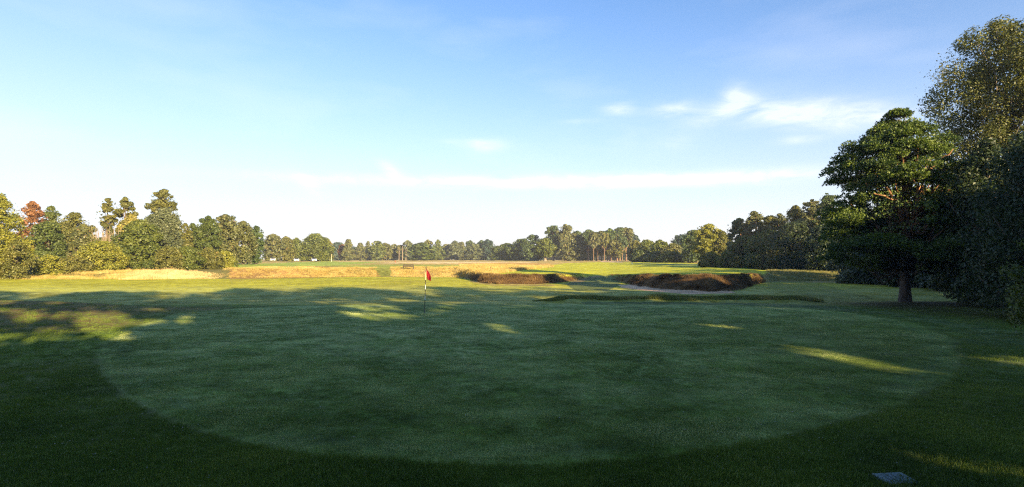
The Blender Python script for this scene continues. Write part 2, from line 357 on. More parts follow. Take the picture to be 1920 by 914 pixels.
COL *= (1 + .3 * smooth01((GY - 95) / 40) * (COL[:, 0] > COL[:, 1]))[:, None]  # far dry grass colour lifted to make up for weak grazing sunlight
DENS = np.clip(n4 * .25 + .8, .5, 1.1)
COL *= DENS[:, None]
idx = np.arange(NA * NR).reshape(NR, NA)
A0 = idx[:-1, :]; A1 = np.roll(idx, -1, axis=1)
quads = np.stack([idx[:-1].ravel(), A1[:-1].ravel(), A1[1:].ravel(), idx[1:].ravel()], axis=1)[:, ::-1]
fz = ZONE[quads[:, 0]]
def ground_mat(name, sand=False):
    m, nt = new_mat(name); N = nt.nodes.new; L = nt.links.new
    out = N('ShaderNodeOutputMaterial'); p = N('ShaderNodeBsdfPrincipled'); L(p.outputs[0], out.inputs[0])
    tc = N('ShaderNodeTexCoord'); co = tc.outputs['Object']
    a = N('ShaderNodeAttribute'); a.attribute_name = 'zcol'; dw = N('ShaderNodeAttribute'); dw.attribute_name = 'dew'
    def noise(sc_, det=6, rough=.6, dist=0, vec=co):
        n = N('ShaderNodeTexNoise'); n.inputs['Scale'].default_value = sc_; n.inputs['Detail'].default_value = det
        n.inputs['Roughness'].default_value = rough; n.inputs['Distortion'].default_value = dist; L(vec, n.inputs['Vector']); return n.outputs['Fac']
    def mth(op, x, y=None):
        n = N('ShaderNodeMath'); n.operation = op
        for i, v in enumerate((x, y)):
            if v is None: continue
            if isinstance(v, (int, float)): n.inputs[i].default_value = v
            else: L(v, n.inputs[i])
        return n.outputs[0]
    def rng(x, a0, a1, b0=0., b1=1.):
        n = N('ShaderNodeMapRange'); n.interpolation_type = 'SMOOTHSTEP'; L(x, n.inputs[0]); n.inputs[1].default_value = a0; n.inputs[2].default_value = a1; n.inputs[3].default_value = b0; n.inputs[4].default_value = b1; return n.outputs[0]
    fine = mth('ADD', mth('MULTIPLY', noise(34, 8, .8), .55), mth('MULTIPLY', noise(9, 6, .75), .45)); mid = noise(1.6, 12, .8, .6); big = noise(.22, 4, .55)
    k = mth('MULTIPLY', rng(fine, .28, .72, .38, 1.62), mth('MULTIPLY', rng(mid, .34, .66, .62, 1.38), rng(big, .35, .65, .85, 1.15)))
    mul = N('ShaderNodeVectorMath'); mul.operation = 'SCALE'; L(a.outputs['Color'], mul.inputs[0]); L(k, mul.inputs['Scale'])
    if sand:
        L(mul.outputs[0], p.inputs['Base Color'])
    else:
        # dew: pale film in wind-drifted patches, fine-grained, with darker worn tracks
        mp = N('ShaderNodeMapping'); mp.inputs['Scale'].default_value = (.75, 1.0, 1); mp.inputs['Rotation'].default_value = (0, 0, .5); L(co, mp.inputs[0])
        d1 = noise(.5, 12, .70, .9, mp.outputs[0]); d2 = noise(1.9, 12, .84, .5, mp.outputs[0]); sp = noise(60, 3, .8)
        dd = mth('ADD', mth('MULTIPLY', rng(d1, .40, .64), .75), mth('MULTIPLY', rng(d2, .42, .60), .6))
        tracks = None
        sx = N('ShaderNodeSeparateXYZ'); L(co, sx.inputs[0])
        for (cx, cy, r, wd) in ((-7.2, 17.0, 3.4, .10), (-7.2, 17.0, 4.6, .08), (-6.4, 15.2, 3.0, .1), (9.5, 24, 4.0, .09), (9.5, 24, 4.9, .09), (8.2, 13.4, 1.6, .07)):
            q = mth('SQRT', mth('ADD', mth('POWER', mth('SUBTRACT', sx.outputs[0], cx), 2.0), mth('POWER', mth('SUBTRACT', sx.outputs[1], cy), 2.0)))
            q = mth('ADD', q, mth('MULTIPLY', mth('SUBTRACT', d1, .5), .8))
            t = rng(mth('ABSOLUTE', mth('SUBTRACT', q, r)), 0.0, wd * 2.2, .45, 0.)
            tracks = t if tracks is None else mth('MAXIMUM', tracks, t)
        dd = mth('MULTIPLY', dd, mth('SUBTRACT', 1.0, tracks))
        dd = mth('MULTIPLY', mth('MULTIPLY', dd, dw.outputs['Fac']), rng(sp, .25, .75, .35, 1.3))
        mx = N('ShaderNodeMix'); mx.data_type = 'RGBA'; L(mth('MULTIPLY', dd, .72), mx.inputs[0]); L(mul.outputs[0], mx.inputs[6]); mx.inputs[7].default_value = (.54, .58, .21, 1)
        L(mx.outputs[2], p.inputs['Base Color'])
    p.inputs['Roughness'].default_value = .8; p.inputs['Specular IOR Level'].default_value = .06
    b = N('ShaderNodeBump'); b.inputs['Strength'].default_value = .55; b.inputs['Distance'].default_value = .03
    L(mth('ADD', fine, mth('MULTIPLY', mid, .25)), b.inputs['Height']); L(b.outputs[0], p.inputs['Normal'])
    return m
turf_m = ground_mat('turf'); sand_m = ground_mat('sand', True)
GV = np.stack([GX, GY, GZ], axis=1)
def zone_obj(name, zid, mat):
    q = quads[fz == zid]; used, inv = np.unique(q.ravel(), return_inverse=True)
    me = mesh_from(name, GV[used], inv, 4, mat, True)
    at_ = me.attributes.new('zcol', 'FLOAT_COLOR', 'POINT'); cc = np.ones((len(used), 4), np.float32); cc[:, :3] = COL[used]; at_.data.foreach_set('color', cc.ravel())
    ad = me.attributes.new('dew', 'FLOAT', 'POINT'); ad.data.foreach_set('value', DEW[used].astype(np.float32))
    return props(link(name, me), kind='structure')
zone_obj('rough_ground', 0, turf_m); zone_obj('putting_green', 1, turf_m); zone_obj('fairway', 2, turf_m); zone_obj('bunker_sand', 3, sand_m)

# ------------------------------------------------------------------ grass (stuff): a tuft in the mesh, scattered over its own loose points
def grass_tree():
    ng = bpy.data.node_groups.new('scatter_tufts', 'GeometryNodeTree')
    ng.interface.new_socket('Geometry', in_out='INPUT', socket_type='NodeSocketGeometry'); ng.interface.new_socket('Geometry', in_out='OUTPUT', socket_type='NodeSocketGeometry')
    N = ng.nodes.new; L = ng.links.new
    gi = N('NodeGroupInput'); go = N('NodeGroupOutput')
    at1 = N('GeometryNodeInputNamedAttribute'); at1.data_type = 'FLOAT'; at1.inputs['Name'].default_value = 'pt'
    cmp_ = N('FunctionNodeCompare'); cmp_.data_type = 'FLOAT'; cmp_.operation = 'GREATER_THAN'; cmp_.inputs[1].default_value = .5; L(at1.outputs[0], cmp_.inputs[0])
    sg = N('GeometryNodeSeparateGeometry'); sg.domain = 'POINT'; L(gi.outputs[0], sg.inputs[0]); L(cmp_.outputs[0], sg.inputs[1])
    ip = N('GeometryNodeInstanceOnPoints'); L(sg.outputs[0], ip.inputs['Points']); L(sg.outputs[1], ip.inputs['Instance'])
    rt = N('GeometryNodeInputNamedAttribute'); rt.data_type = 'FLOAT_VECTOR'; rt.inputs['Name'].default_value = 'rot'
    s = N('GeometryNodeInputNamedAttribute'); s.data_type = 'FLOAT_VECTOR'; s.inputs['Name'].default_value = 'scl'
    L(rt.outputs[0], ip.inputs['Rotation']); L(s.outputs[0], ip.inputs['Scale']); L(ip.outputs[0], go.inputs[0])
    return ng
GN = grass_tree()
def blade_tuft(rng, n, h, spread, w, lean):
    """n two-segment blades"""
    V = []; T = []; K = []
    a = rng.uniform(0, 2 * np.pi, n); r = spread * np.sqrt(rng.uniform(0, 1, n)); hh = h * rng.uniform(.5, 1.1, n)
    la = rng.uniform(0, 2 * np.pi, n); le = lean * rng.uniform(.2, 1, n) * hh; fa = rng.uniform(0, np.pi, n)
    for i in range(n):
        x, y = r[i] * math.cos(a[i]), r[i] * math.sin(a[i]); dx, dy = math.cos(la[i]) * le[i], math.sin(la[i]) * le[i]
        wx, wy = math.cos(fa[i]) * w / 2, math.sin(fa[i]) * w / 2; b = len(V)
        V += [(x - wx, y - wy, -.03 * h), (x + wx, y + wy, -.03 * h), (x + dx * .35 + wx * .7, y + dy * .35 + wy * .7, hh[i] * .6), (x + dx * .35 - wx * .7, y + dy * .35 - wy * .7, hh[i] * .6), (x + dx, y + dy, hh[i])]
        T += [(b, b + 1, b + 2), (b, b + 2, b + 3), (b + 3, b + 2, b + 4)]; K += [rng.uniform()] * 5
    return V, T, K
def grass(name, label, P, mat, h=.05, n=40, spread=.1, w=.004, lean=.5, seed=1, smin=.6, smax=1.3, taper=None):
    rng = np.random.default_rng(seed); V, T, K = blade_tuft(rng, n, h, spread, w, lean); nt_ = len(V); P = np.asarray(P)
    me = bpy.data.meshes.new(name); vv = np.concatenate([np.array(V), P]).astype(np.float32)
    me.vertices.add(len(vv)); me.vertices.foreach_set('co', vv.ravel()); T = np.array(T, np.int32)
    me.loops.add(T.size); me.loops.foreach_set('vertex_index', T.ravel()); me.polygons.add(len(T)); me.polygons.foreach_set('loop_start', np.arange(0, T.size, 3, dtype=np.int32))
    me.update(calc_edges=True); me.materials.append(mat)
    m = len(P)
    def fa(nm, vals): q = me.attributes.new(nm, 'FLOAT', 'POINT'); q.data.foreach_set('value', np.asarray(vals, np.float32))
    fa('pt', np.r_[np.zeros(nt_), np.ones(m)]); fa('v', np.r_[np.array(K), np.zeros(m)])
    rot = np.zeros((nt_ + m, 3), np.float32); rot[nt_:, 2] = rng.uniform(0, 6.28, m)
    rot[nt_:, 0] = rng.normal(0, .12, m); rot[nt_:, 1] = rng.normal(0, .12, m)
    scl = np.ones((nt_ + m, 3), np.float32); q = rng.uniform(smin, smax, m) * (1 + .35 * vnoise(P[:, 0], P[:, 1], 2.2, seed + 40) + .2 * vnoise(P[:, 0], P[:, 1], .8, seed + 41)) * (1 if taper is None else taper(P)); scl[nt_:] = q[:, None]; scl[nt_:, 2] *= rng.uniform(.8, 1.2, m)
    for nm, vv_ in (('rot', rot), ('scl', scl)):
        q = me.attributes.new(nm, 'FLOAT_VECTOR', 'POINT'); q.data.foreach_set('vector', vv_.ravel())
    o = link(name, me); md = o.modifiers.new('scatter', 'NODES'); md.node_group = GN
    props(o, label, kind='stuff'); return o
def grass_mat(name, c1, c2, c3, rnd=.5):
    m, nt = new_mat(name); N = nt.nodes.new; L = nt.links.new
    out = N('ShaderNodeOutputMaterial'); p = N('ShaderNodeBsdfPrincipled')
    a = N('ShaderNodeAttribute'); a.attribute_name = 'v'; oi = N('ShaderNodeObjectInfo')
    tc = N('ShaderNodeNewGeometry'); n = N('ShaderNodeTexNoise'); n.inputs['Scale'].default_value = .5; n.inputs['Detail'].default_value = 4; L(tc.outputs['Position'], n.inputs['Vector'])
    s = N('ShaderNodeMath'); s.operation = 'MULTIPLY_ADD'; L(n.outputs['Fac'], s.inputs[0]); s.inputs[1].default_value = 1.6; s.inputs[2].default_value = -.55
    s2 = N('ShaderNodeMath'); s2.operation = 'MULTIPLY_ADD'; L(a.outputs['Fac'], s2.inputs[0]); s2.inputs[1].default_value = .45; L(s.outputs[0], s2.inputs[2])
    r = N('ShaderNodeValToRGB'); L(s2.outputs[0], r.inputs[0]); e = r.color_ramp.elements
    e[0].position = .1; e[0].color = (*c1, 1); e[1].position = .9; e[1].color = (*c3, 1); x = e.new(.5); x.color = (*c2, 1)
    L(r.outputs[0], p.inputs['Base Color']); p.inputs['Roughness'].default_value = .6
    t = N('ShaderNodeBsdfTranslucent'); L(r.outputs[0], t.inputs['Color']); mx = N('ShaderNodeMixShader'); mx.inputs[0].default_value = .3
    L(p.outputs[0], mx.inputs[1]); L(t.outputs[0], mx.inputs[2]); L(mx.outputs[0], out.inputs[0]); return m
G_green = grass_mat('rough_grass', (.058, .100, .009), (.120, .190, .016), (.20, .25, .03))
G_gold = grass_mat('straw_grass', (.29, .21, .05), (.49, .36, .10), (.64, .50, .21))
G_pale = grass_mat('pale_seeding_grass', (.45, .30, .12), (.62, .44, .20), (.75, .58, .32))
G_brown = grass_mat('heather_grass', (.055, .029, .010), (.130, .072, .024), (.32, .20, .075))  # dark heather, taken darker still to stand for shade on the bunker faces
G_ridge = grass_mat('ridge_grass', (.11, .15, .022), (.24, .25, .05), (.42, .34, .10))
G_olive = grass_mat('olive_grass', (.13, .13, .03), (.22, .21, .05), (.34, .26, .10))
rngG = np.random.default_rng(77)
def scatter(n, x0, x1, y0, y1, cond):
    """random ground points, density even in the picture: drawn in depth and bearing"""
    D = np.exp(rngG.uniform(math.log(y0), math.log(y1), n)); u = rngG.uniform(x0, x1, n); X = (u - CX) / F * D
    z = ground_z(X, D); py = HY + F * (EYE - z) / D; k = cond(X, D, u, py); return np.stack([X, D, z], axis=1)[k]
def density_scatter(n, x0, x1, y0, y1, cond):
    X = rngG.uniform(x0, x1, n); D = rngG.uniform(y0, y1, n); u = CX + F * X / D
    z = ground_z(X, D); py = HY + F * (EYE - z) / D; k = cond(X, D, u, py); return np.stack([X, D, z], axis=1)[k]
P = scatter(60000, -80, 2000, 5.2, 30, lambda X, D, u, py: (poly_sd(X, D, GREEN) > .12) & (rngG.uniform(0, 1, len(X)) < 1.1 - D / 34))
grass('rough_grass', 'short dark green rough grass round the putting green', P, G_green, h=.045, n=46, spread=.12, w=.0045, lean=.7, seed=3)
G_dew = grass_mat('dewy_green_turf', (.060, .110, .009), (.21, .27, .040), (.76, .80, .36))
P = scatter(60000, 100, 1900, 6.8, 30, lambda X, D, u, py: (poly_sd(X, D, GREEN) < -.02))
grass('short_green_turf', 'closely mown dewy turf of the putting green', P, G_dew, h=.014, n=44, spread=.11, w=.005, lean=1.2, seed=2)

P = density_scatter(15000, -62, -38, 68, 84, lambda X, D, u, py: (u > 222 - (D - 72)) & (u < 430) & (D > 71 + (u - 222) * .02) & (D < 80))
grass('tall_golden_grass', 'tall golden seeding grass in front of the left bushes', P, G_pale, h=.56, n=24, spread=.24, w=.016, lean=.3, seed=4, smin=.55, smax=1.05,
      taper=lambda P: np.clip((436 - (CX + F * P[:, 0] / P[:, 1])) / 130, .12, 1) * np.clip(((CX + F * P[:, 0] / P[:, 1]) - 212) / 60, .3, 1))
P = density_scatter(16000, -80, -46, 66, 84, lambda X, D, u, py: (u < 300) & (u > -60) & (D > 72.5 + 1.2 * vnoise(X, D, 3, 5)) & (rngG.uniform(0, 1, len(X)) < .45 + .7 * vnoise(X, D, 1.5, 36)))
grass('straw_grass', 'straw-coloured long grass at the foot of the left trees', P, G_gold, h=.30, n=20, spread=.22, w=.014, lean=.5, seed=5, smin=.4, smax=1.2)
P = density_scatter(30000, -46, -2, 76, 104, lambda X, D, u, py: ((u > 424 + 12 * vnoise(X, D, 1.5, 51)) & (u < 705) | (u > 733) & (u < 880)) & (D > np.interp(u, RAMP[:, 0], RAMP[:, 1]) + .2 + .5 * vnoise(X, D, 1.5, 7)) & (D < np.interp(u, RAMP[:, 0], RAMP[:, 2]) + .5 + 2.5 * vnoise(X, D, 4, 31)) & (rngG.uniform(0, 1, len(X)) < .55 + .6 * vnoise(X, D, 1.8, 32)))
grass('golden_bank_grass', 'long golden grass on the bank across the fairway', P, G_gold, h=.2, n=22, spread=.24, w=.014, lean=.7, seed=6)
P = density_scatter(22000, -12, 14, 60, 130, lambda X, D, u, py: in_poly(u, py, [(860, 494.5), (960, 492.8), (1030, 494.5), (1038, 501), (985, 506), (925, 514.5), (870, 516), (866, 503)]))
grass('golden_mound_grass', 'long golden grass on the mound behind the left bunker', P, G_gold, h=.36, n=20, spread=.26, w=.016, lean=.7, seed=8)
P = density_scatter(90000, -7, 28, 46, 80, lambda X, D, u, py: (((u > 874) & (u < 1094)) | ((u > 1146) & (u < 1434))) & (rngG.uniform(0, 1, len(X)) < .75 + .7 * vnoise(X, D, 1.1, 72)) & (D > np.interp(u, RAMP[:, 0], RAMP[:, 1]) + .25 + .5 * vnoise(X, D, .7, 73)) & (D < np.interp(u, RAMP[:, 0], RAMP[:, 2]) + .45 + .3 * vnoise(X, D, .9, 4)))
grass('bunker_heather', 'dark brown heathery grass covering the bunker faces', P, G_brown, h=.14, n=30, spread=.16, w=.010, lean=1.2, seed=9, smin=.35, smax=1.4,
      taper=lambda P: np.interp(CX + F * P[:, 0] / P[:, 1], (872, 905, 1050, 1096, 1146, 1200, 1400, 1434), (.4, 1, 1, .4, .35, 1, 1.05, .7)) * (1 + .5 * vnoise(P[:, 0], P[:, 1], 1.3, 71)))
P = density_scatter(16000, 1, 22, 34, 37, lambda X, D, u, py: (u > 1010 + (35.4 - D) * 20) & (u < 1540) & (np.abs(D - 35.2) < .62 + .25 * vnoise(X, D, .9, 3)))
grass('ridge_grass', 'tussocky green and brown grass on the low ridge behind the green', P, G_ridge, h=.13, n=34, spread=.13, w=.007, lean=.9, seed=10)
P = density_scatter(14000, 22, 60, 56, 100, lambda X, D, u, py: (u > 1436) & (u < 1640) & (py < 527 - 2 * vnoise(X, D, 5, 61)) & (D > 63 + 3 * vnoise(X, D, 4, 62)) & (rngG.uniform(0, 1, len(X)) < .6 + .6 * vnoise(X, D, 2, 63)))
grass('right_rough_grass', 'long olive rough grass between the fairway and the right trees', P, G_olive, h=.16, n=20, spread=.22, w=.012, lean=.6, seed=11)
P = density_scatter(500, -26, -19, 30, 36, lambda X, D, u, py: in_poly(u, py, [(248, 568), (290, 560), (345, 563), (350, 570), (250, 573)]))
grass('dry_tussock_grass', 'dry reddish tussocks at the left corner of the green', P, G_olive, h=.07, n=16, spread=.14, w=.008, lean=.8, seed=12)

# ------------------------------------------------------------------ trees
def tube_np(P, R, n=5):
    P = np.asarray(P, float); R = np.asarray(R, float); m = len(P)
    T = np.gradient(P, axis=0); T /= np.linalg.norm(T, axis=1)[:, None] + 1e-9
    ref = np.array([.31, .95, .05]); U = np.cross(T, ref); U /= np.linalg.norm(U, axis=1)[:, None] + 1e-9; W = np.cross(T, U)
    a = np.arange(n) * 2 * np.pi / n
    V = (P[:, None, :] + R[:, None, None] * (np.cos(a)[None, :, None] * U[:, None, :] + np.sin(a)[None, :, None] * W[:, None, :])).reshape(-1, 3)
    i = np.arange(m - 1)[:, None] * n; k = np.arange(n)[None, :]; k2 = (k + 1) % n
    Fq = np.stack([i + k, i + k2, i + n + k2, i + n + k], axis=2).reshape(-1, 4)
    return V, Fq
PROF = {
 'oak':   [(0.10, .35), (.18, .78), (.35, 1.0), (.60, .98), (.80, .76), (.93, .42), (1, .10)],
 'round': [(0.02, .70), (.20, .95), (.45, 1.0), (.70, .85), (.88, .55), (1, .12)],
 'bush':  [(0.0, .85), (.3, 1.0), (.6, .92), (.85, .6), (1, .2)],
 'tall':  [(0.05, .55), (.3, .9), (.55, 1.0), (.75, .85), (.9, .6), (1, .22)],
 'pine':  [(0.18, .35), (.3, .8), (.5, 1.0), (.7, .9), (.85, .72), (.95, .5), (1, .2)],
 'conif': [(0.03, .8), (.2, 1.0), (.5, .80), (.75, .50), (.9, .28), (1, .06)],
 'umbr':  [(0.45, .15), (.55, .7), (.7, 1.0), (.85, .95), (.95, .65), (1, .25)],
 'twin':  [(0.12, .35), (.35, .5), (.55, .85), (.75, 1.0), (.9, .75), (1, .25)],
 'big':   [(0.08, .55), (.14, .85), (.28, 1.0), (.42, .90), (.58, .84), (.74, .82), (.84, .66), (.93, .42), (1, .12)],
 'birch': [(0.05, .6), (.15, .85), (.4, 1.0), (.65, .98), (.8, .88), (.92, .62), (1, .2)],
}
def crown(rng, kind, H, R, nclump, nleaf, leaf, flat=.75, crs=(.20, .34), needle=False, quad=True, hole=0.0, drop=0.0, shellp=.45, prof=None, fill=.09):
    """returns leaf verts, faces, per-vertex v, clump centres"""
    pr = np.array(prof or PROF[kind]); t0, t1 = pr[0, 0], 1.0; seedph = rng.uniform(0, 6)
    if kind in ('twin', 'umbr', 'pine') and fill == .09: fill = .05
    tt = rng.uniform(t0, t1, nclump * 6); rad = np.interp(tt, pr[:, 0], pr[:, 1]); keep = rng.uniform(0, 1, len(tt)) < (rad / 1.0) ** 1.2 + .08
    tt = tt[keep][:nclump]; nt2 = max(4, len(tt) // 9); tt[:nt2] = rng.uniform(.80, 1.0, nt2); n = len(tt); rad = np.interp(tt, pr[:, 0], pr[:, 1])
    th = rng.uniform(0, 2 * np.pi, n); rf = rng.uniform(.0, 1, n) ** shellp; rf[:nt2] *= .75
    cr = R * rng.uniform(*crs, n) * (.55 + .45 * rad)
    rr_ = np.maximum(rad * R * rf * rng.uniform(.85, 1.08, n) - cr * .55, 0)
    cz = np.clip(tt * H, 0, H - cr * flat * .8)
    c = np.stack([np.cos(th) * rr_, np.sin(th) * rr_, cz], axis=1)
    w = cr ** 2; w = w / w.sum(); ci = rng.choice(n, nleaf, p=w)
    d = rng.normal(0, 1, (nleaf, 3)); d /= np.linalg.norm(d, axis=1)[:, None]
    if drop: d[:, 2] -= drop * rng.uniform(0, 1, nleaf)
    rs = .45 + .62 * rng.uniform(0, 1, nleaf) ** .55 + (rng.uniform(0, 1, nleaf) < .05) * rng.uniform(0, .25, nleaf)
    if needle: d[:, 2] = np.where(d[:, 2] < -.2, -d[:, 2] * .5, d[:, 2])
    off = d * rs[:, None] * cr[ci][:, None]; off[:, 2] *= flat
    p = c[ci] + off
    if fill:
        m_ = rng.uniform(0, 1, nleaf) < fill; q = int(m_.sum()); ts = rng.uniform(t0, .97, q); a_ = rng.uniform(0, 2 * np.pi, q)
        lob = .95 + .16 * np.sin(a_ * 3 + ts * 9 + seedph) + .12 * np.sin(a_ * 7 - ts * 17 + seedph * 2)
        r_ = np.interp(ts, pr[:, 0], pr[:, 1]) * R * rng.uniform(.55, .97, q) * lob
        p[m_] = np.stack([np.cos(a_) * r_, np.sin(a_) * r_, ts * H], axis=1); d[m_] = np.stack([np.cos(a_), np.sin(a_), .4 * np.ones(q)], axis=1)
    kc = rng.uniform(0, 1, n)[ci]
    lv = np.clip(.55 * rng.uniform(0, 1, nleaf) + .45 * kc, 0, 1)
    if hole:
        k = rng.uniform(0, 1, nleaf) > hole; p, d, lv = p[k], d[k], lv[k]
    nl = len(p)
    if needle:
        m = 5; ax = d * .8 + np.array([0, 0, .55]) + rng.normal(0, .25, (nl, 3)); ax /= np.linalg.norm(ax, axis=1)[:, None]
        q = ax[:, None, :] + rng.normal(0, .55, (nl, m, 3)); q /= np.linalg.norm(q, axis=2)[:, :, None]
        side = np.cross(q, rng.normal(0, 1, (nl, m, 3))); side /= np.linalg.norm(side, axis=2)[:, :, None]
        L_ = leaf * rng.uniform(.7, 1.25, (nl, m, 1)); base = p[:, None, :] + np.zeros((nl, m, 3))
        tip = base + q * L_; mid1 = base + q * L_ * .25 + side * leaf * .24; mid2 = base + q * L_ * .25 - side * leaf * .24
        V = np.stack([tip, mid1, mid2], axis=2).reshape(-1, 3); Fq = np.arange(len(V)).reshape(-1, 3); vv = np.repeat(lv, m * 3); return V, Fq, vv, c, cr
    nrm = d * .7 + np.array([0, 0, .35]) + rng.normal(0, .55, (nl, 3)); nrm /= np.linalg.norm(nrm, axis=1)[:, None]
    a = np.cross(nrm, rng.normal(0, 1, (nl, 3))); a /= np.linalg.norm(a, axis=1)[:, None]; b = np.cross(nrm, a)
    s = leaf * (.5 + .95 * rng.uniform(0, 1, nl) ** 1.5)[:, None]
    if quad:
        V = np.stack([p - a * s, p + b * s * .55 + nrm * s * .12, p + a * s, p - b * s * .55 + nrm * s * .12], axis=1).reshape(-1, 3); k = 4
    else:
        V = np.stack([p - a * s, p + a * s * .6 + b * s * .8, p + a * s * .5 - b * s * .8], axis=1).reshape(-1, 3); k = 3
    return V, np.arange(len(V)).reshape(-1, k), np.repeat(lv, k), c, cr
def wood(rng, H, trunk_r, centres, split=.35, lean=0.0, nlimb=14, top=.92, trunk_sides=10, limb_r=.35, extra=None):
    """trunk plus limbs reaching the clump centres; returns verts, faces"""
    Vs, Fs, o = [], [], 0
    def add(V, Fq):
        nonlocal o
        Vs.append(V); Fs.append(Fq + o); o += len(V)
    n = 11; t = np.linspace(0, 1, n); bend = np.cumsum(rng.normal(0, .018 * H, (n, 2)), axis=0) * np.clip(t, 0, 1)[:, None]; bend -= bend[0]
    P = np.stack([bend[:, 0] * .6 + lean * t * H, bend[:, 1] * .6, t * H * top - .15], axis=1)
    R = trunk_r * (1 - t) ** .8 + trunk_r * .06; R[0] *= 1.35; R[1] *= 1.05
    V, Fq = tube_np(P, R, trunk_sides); add(V, Fq)
    cs = centres[rng.permutation(len(centres))[:nlimb]]
    for c in cs:
        zt = np.clip(c[2] * rng.uniform(.45, .85), H * split * .6, H * top * .9); k = (zt + .15) / (H * top) * (n - 1); i = int(k); f = k - i
        i = min(i, n - 2); s = P[i] * (1 - f) + P[i + 1] * f; r0 = (R[i] * (1 - f) + R[i + 1] * f) * limb_r * 1.6
        m1 = s * .62 + c * .38 + np.array([0, 0, -.05 * H]) + rng.normal(0, .02 * H, 3); m2 = s * .25 + c * .75 + rng.normal(0, .015 * H, 3)
        V, Fq = tube_np([s, m1, m2, c], [r0, r0 * .72, r0 * .45, r0 * .12], 5); add(V, Fq)
    if extra:
        for (pp, rd) in extra: V, Fq = tube_np(pp, rd, 7); add(V, Fq)
    return np.concatenate(Vs), np.concatenate(Fs)
def crown_mesh(name, V, Fq, vv, mat):
    me = mesh_from(name, V, Fq, Fq.shape[1], mat); a = me.attributes.new('v', 'FLOAT', 'POINT'); a.data.foreach_set('value', vv.astype(np.float32)); return me

LM = {
 'green':  leaf_mat('leaf_green', (.042, .062, .009), (.108, .122, .018)),
 'deep':   leaf_mat('leaf_deep_green', (.034, .053, .009), (.078, .098, .016)),
 'olive':  leaf_mat('leaf_olive', (.055, .062, .012), (.135, .130, .026), (.22, .14, .04)),
 'yellow': leaf_mat('leaf_yellow_green', (.085, .098, .012), (.21, .20, .022), (.34, .28, .05)),
 'gold':   leaf_mat('leaf_golden', (.11, .10, .02), (.26, .22, .045)),
 'rust':   leaf_mat('leaf_rust', (.10, .045, .018), (.24, .11, .04), (.16, .12, .04)),
 'grey':   leaf_mat('leaf_grey_green', (.055, .070, .030), (.12, .13, .060)),
 'pine':   leaf_mat('needle_dark_green', (.024, .043, .011), (.060, .085, .020), trans=.15),
 'pinelit':leaf_mat('needle_sunlit_green', (.018, .042, .009), (.100, .138, .018), trans=.2),  # brighter copy of the pine needles, sunlight put into the colour
 'pineolv':leaf_mat('needle_olive_brown', (.042, .052, .014), (.100, .100, .028), (.17, .105, .045), trans=.15),
 'blue':   leaf_mat('leaf_bluish', (.020, .040, .028), (.045, .075, .050)),
 'birch':  leaf_mat('leaf_birch', (.042, .056, .013), (.105, .108, .022), (.19, .14, .05)),
 'shade':  leaf_mat('leaf_shade_dark', (.020, .036, .010), (.050, .075, .020)),  # darker leaf copy for shaded trees, shade put into the colour
 'pale':   leaf_mat('leaf_pale', (.16, .15, .06), (.34, .30, .16)),
}
BK = {'brown': bark_mat('bark_brown', (.10, .075, .05), (.13, .09, .06)), 'pine': bark_mat('bark_scots_pine', (.085, .065, .05), (.34, .17, .08), 3.2, 5.2),
      'pale': bark_mat('bark_pale', (.28, .22, .16), (.34, .26, .18)), 'dark': bark_mat('bark_dark', (.05, .04, .03), (.06, .045, .03)),
      'fpine': bark_mat('bark_far_pine', (.22, .13, .08), (.30, .16, .08)), 'birch': bark_mat('bark_birch', (.16, .13, .10), (.30, .24, .18))}
SHARED = {}
def tree(kind, px, D, top, wpx, mat, label, name=None, seed=0, bark='brown', share=None, group=None, cat='tree', **k):
    """px: photo column of the trunk, D: distance, top: photo row of the top, wpx: crown width in photo pixels"""
    X, Y = at(px, D); z0 = gz(X, Y) if Y > 0 else 0.0
    H = EYE + (HY - top) / F * D - z0; R = wpx / F * D / 2
    name = name or {'pine': 'pine_tree', 'umbr': 'pine_tree', 'bush': 'bush', 'conif': 'conifer_tree'}.get(kind, 'broadleaf_tree')
    return tree_m(kind, X, Y, z0 - .03, H, R, mat, label, name, seed, bark, share, group, cat, **k)
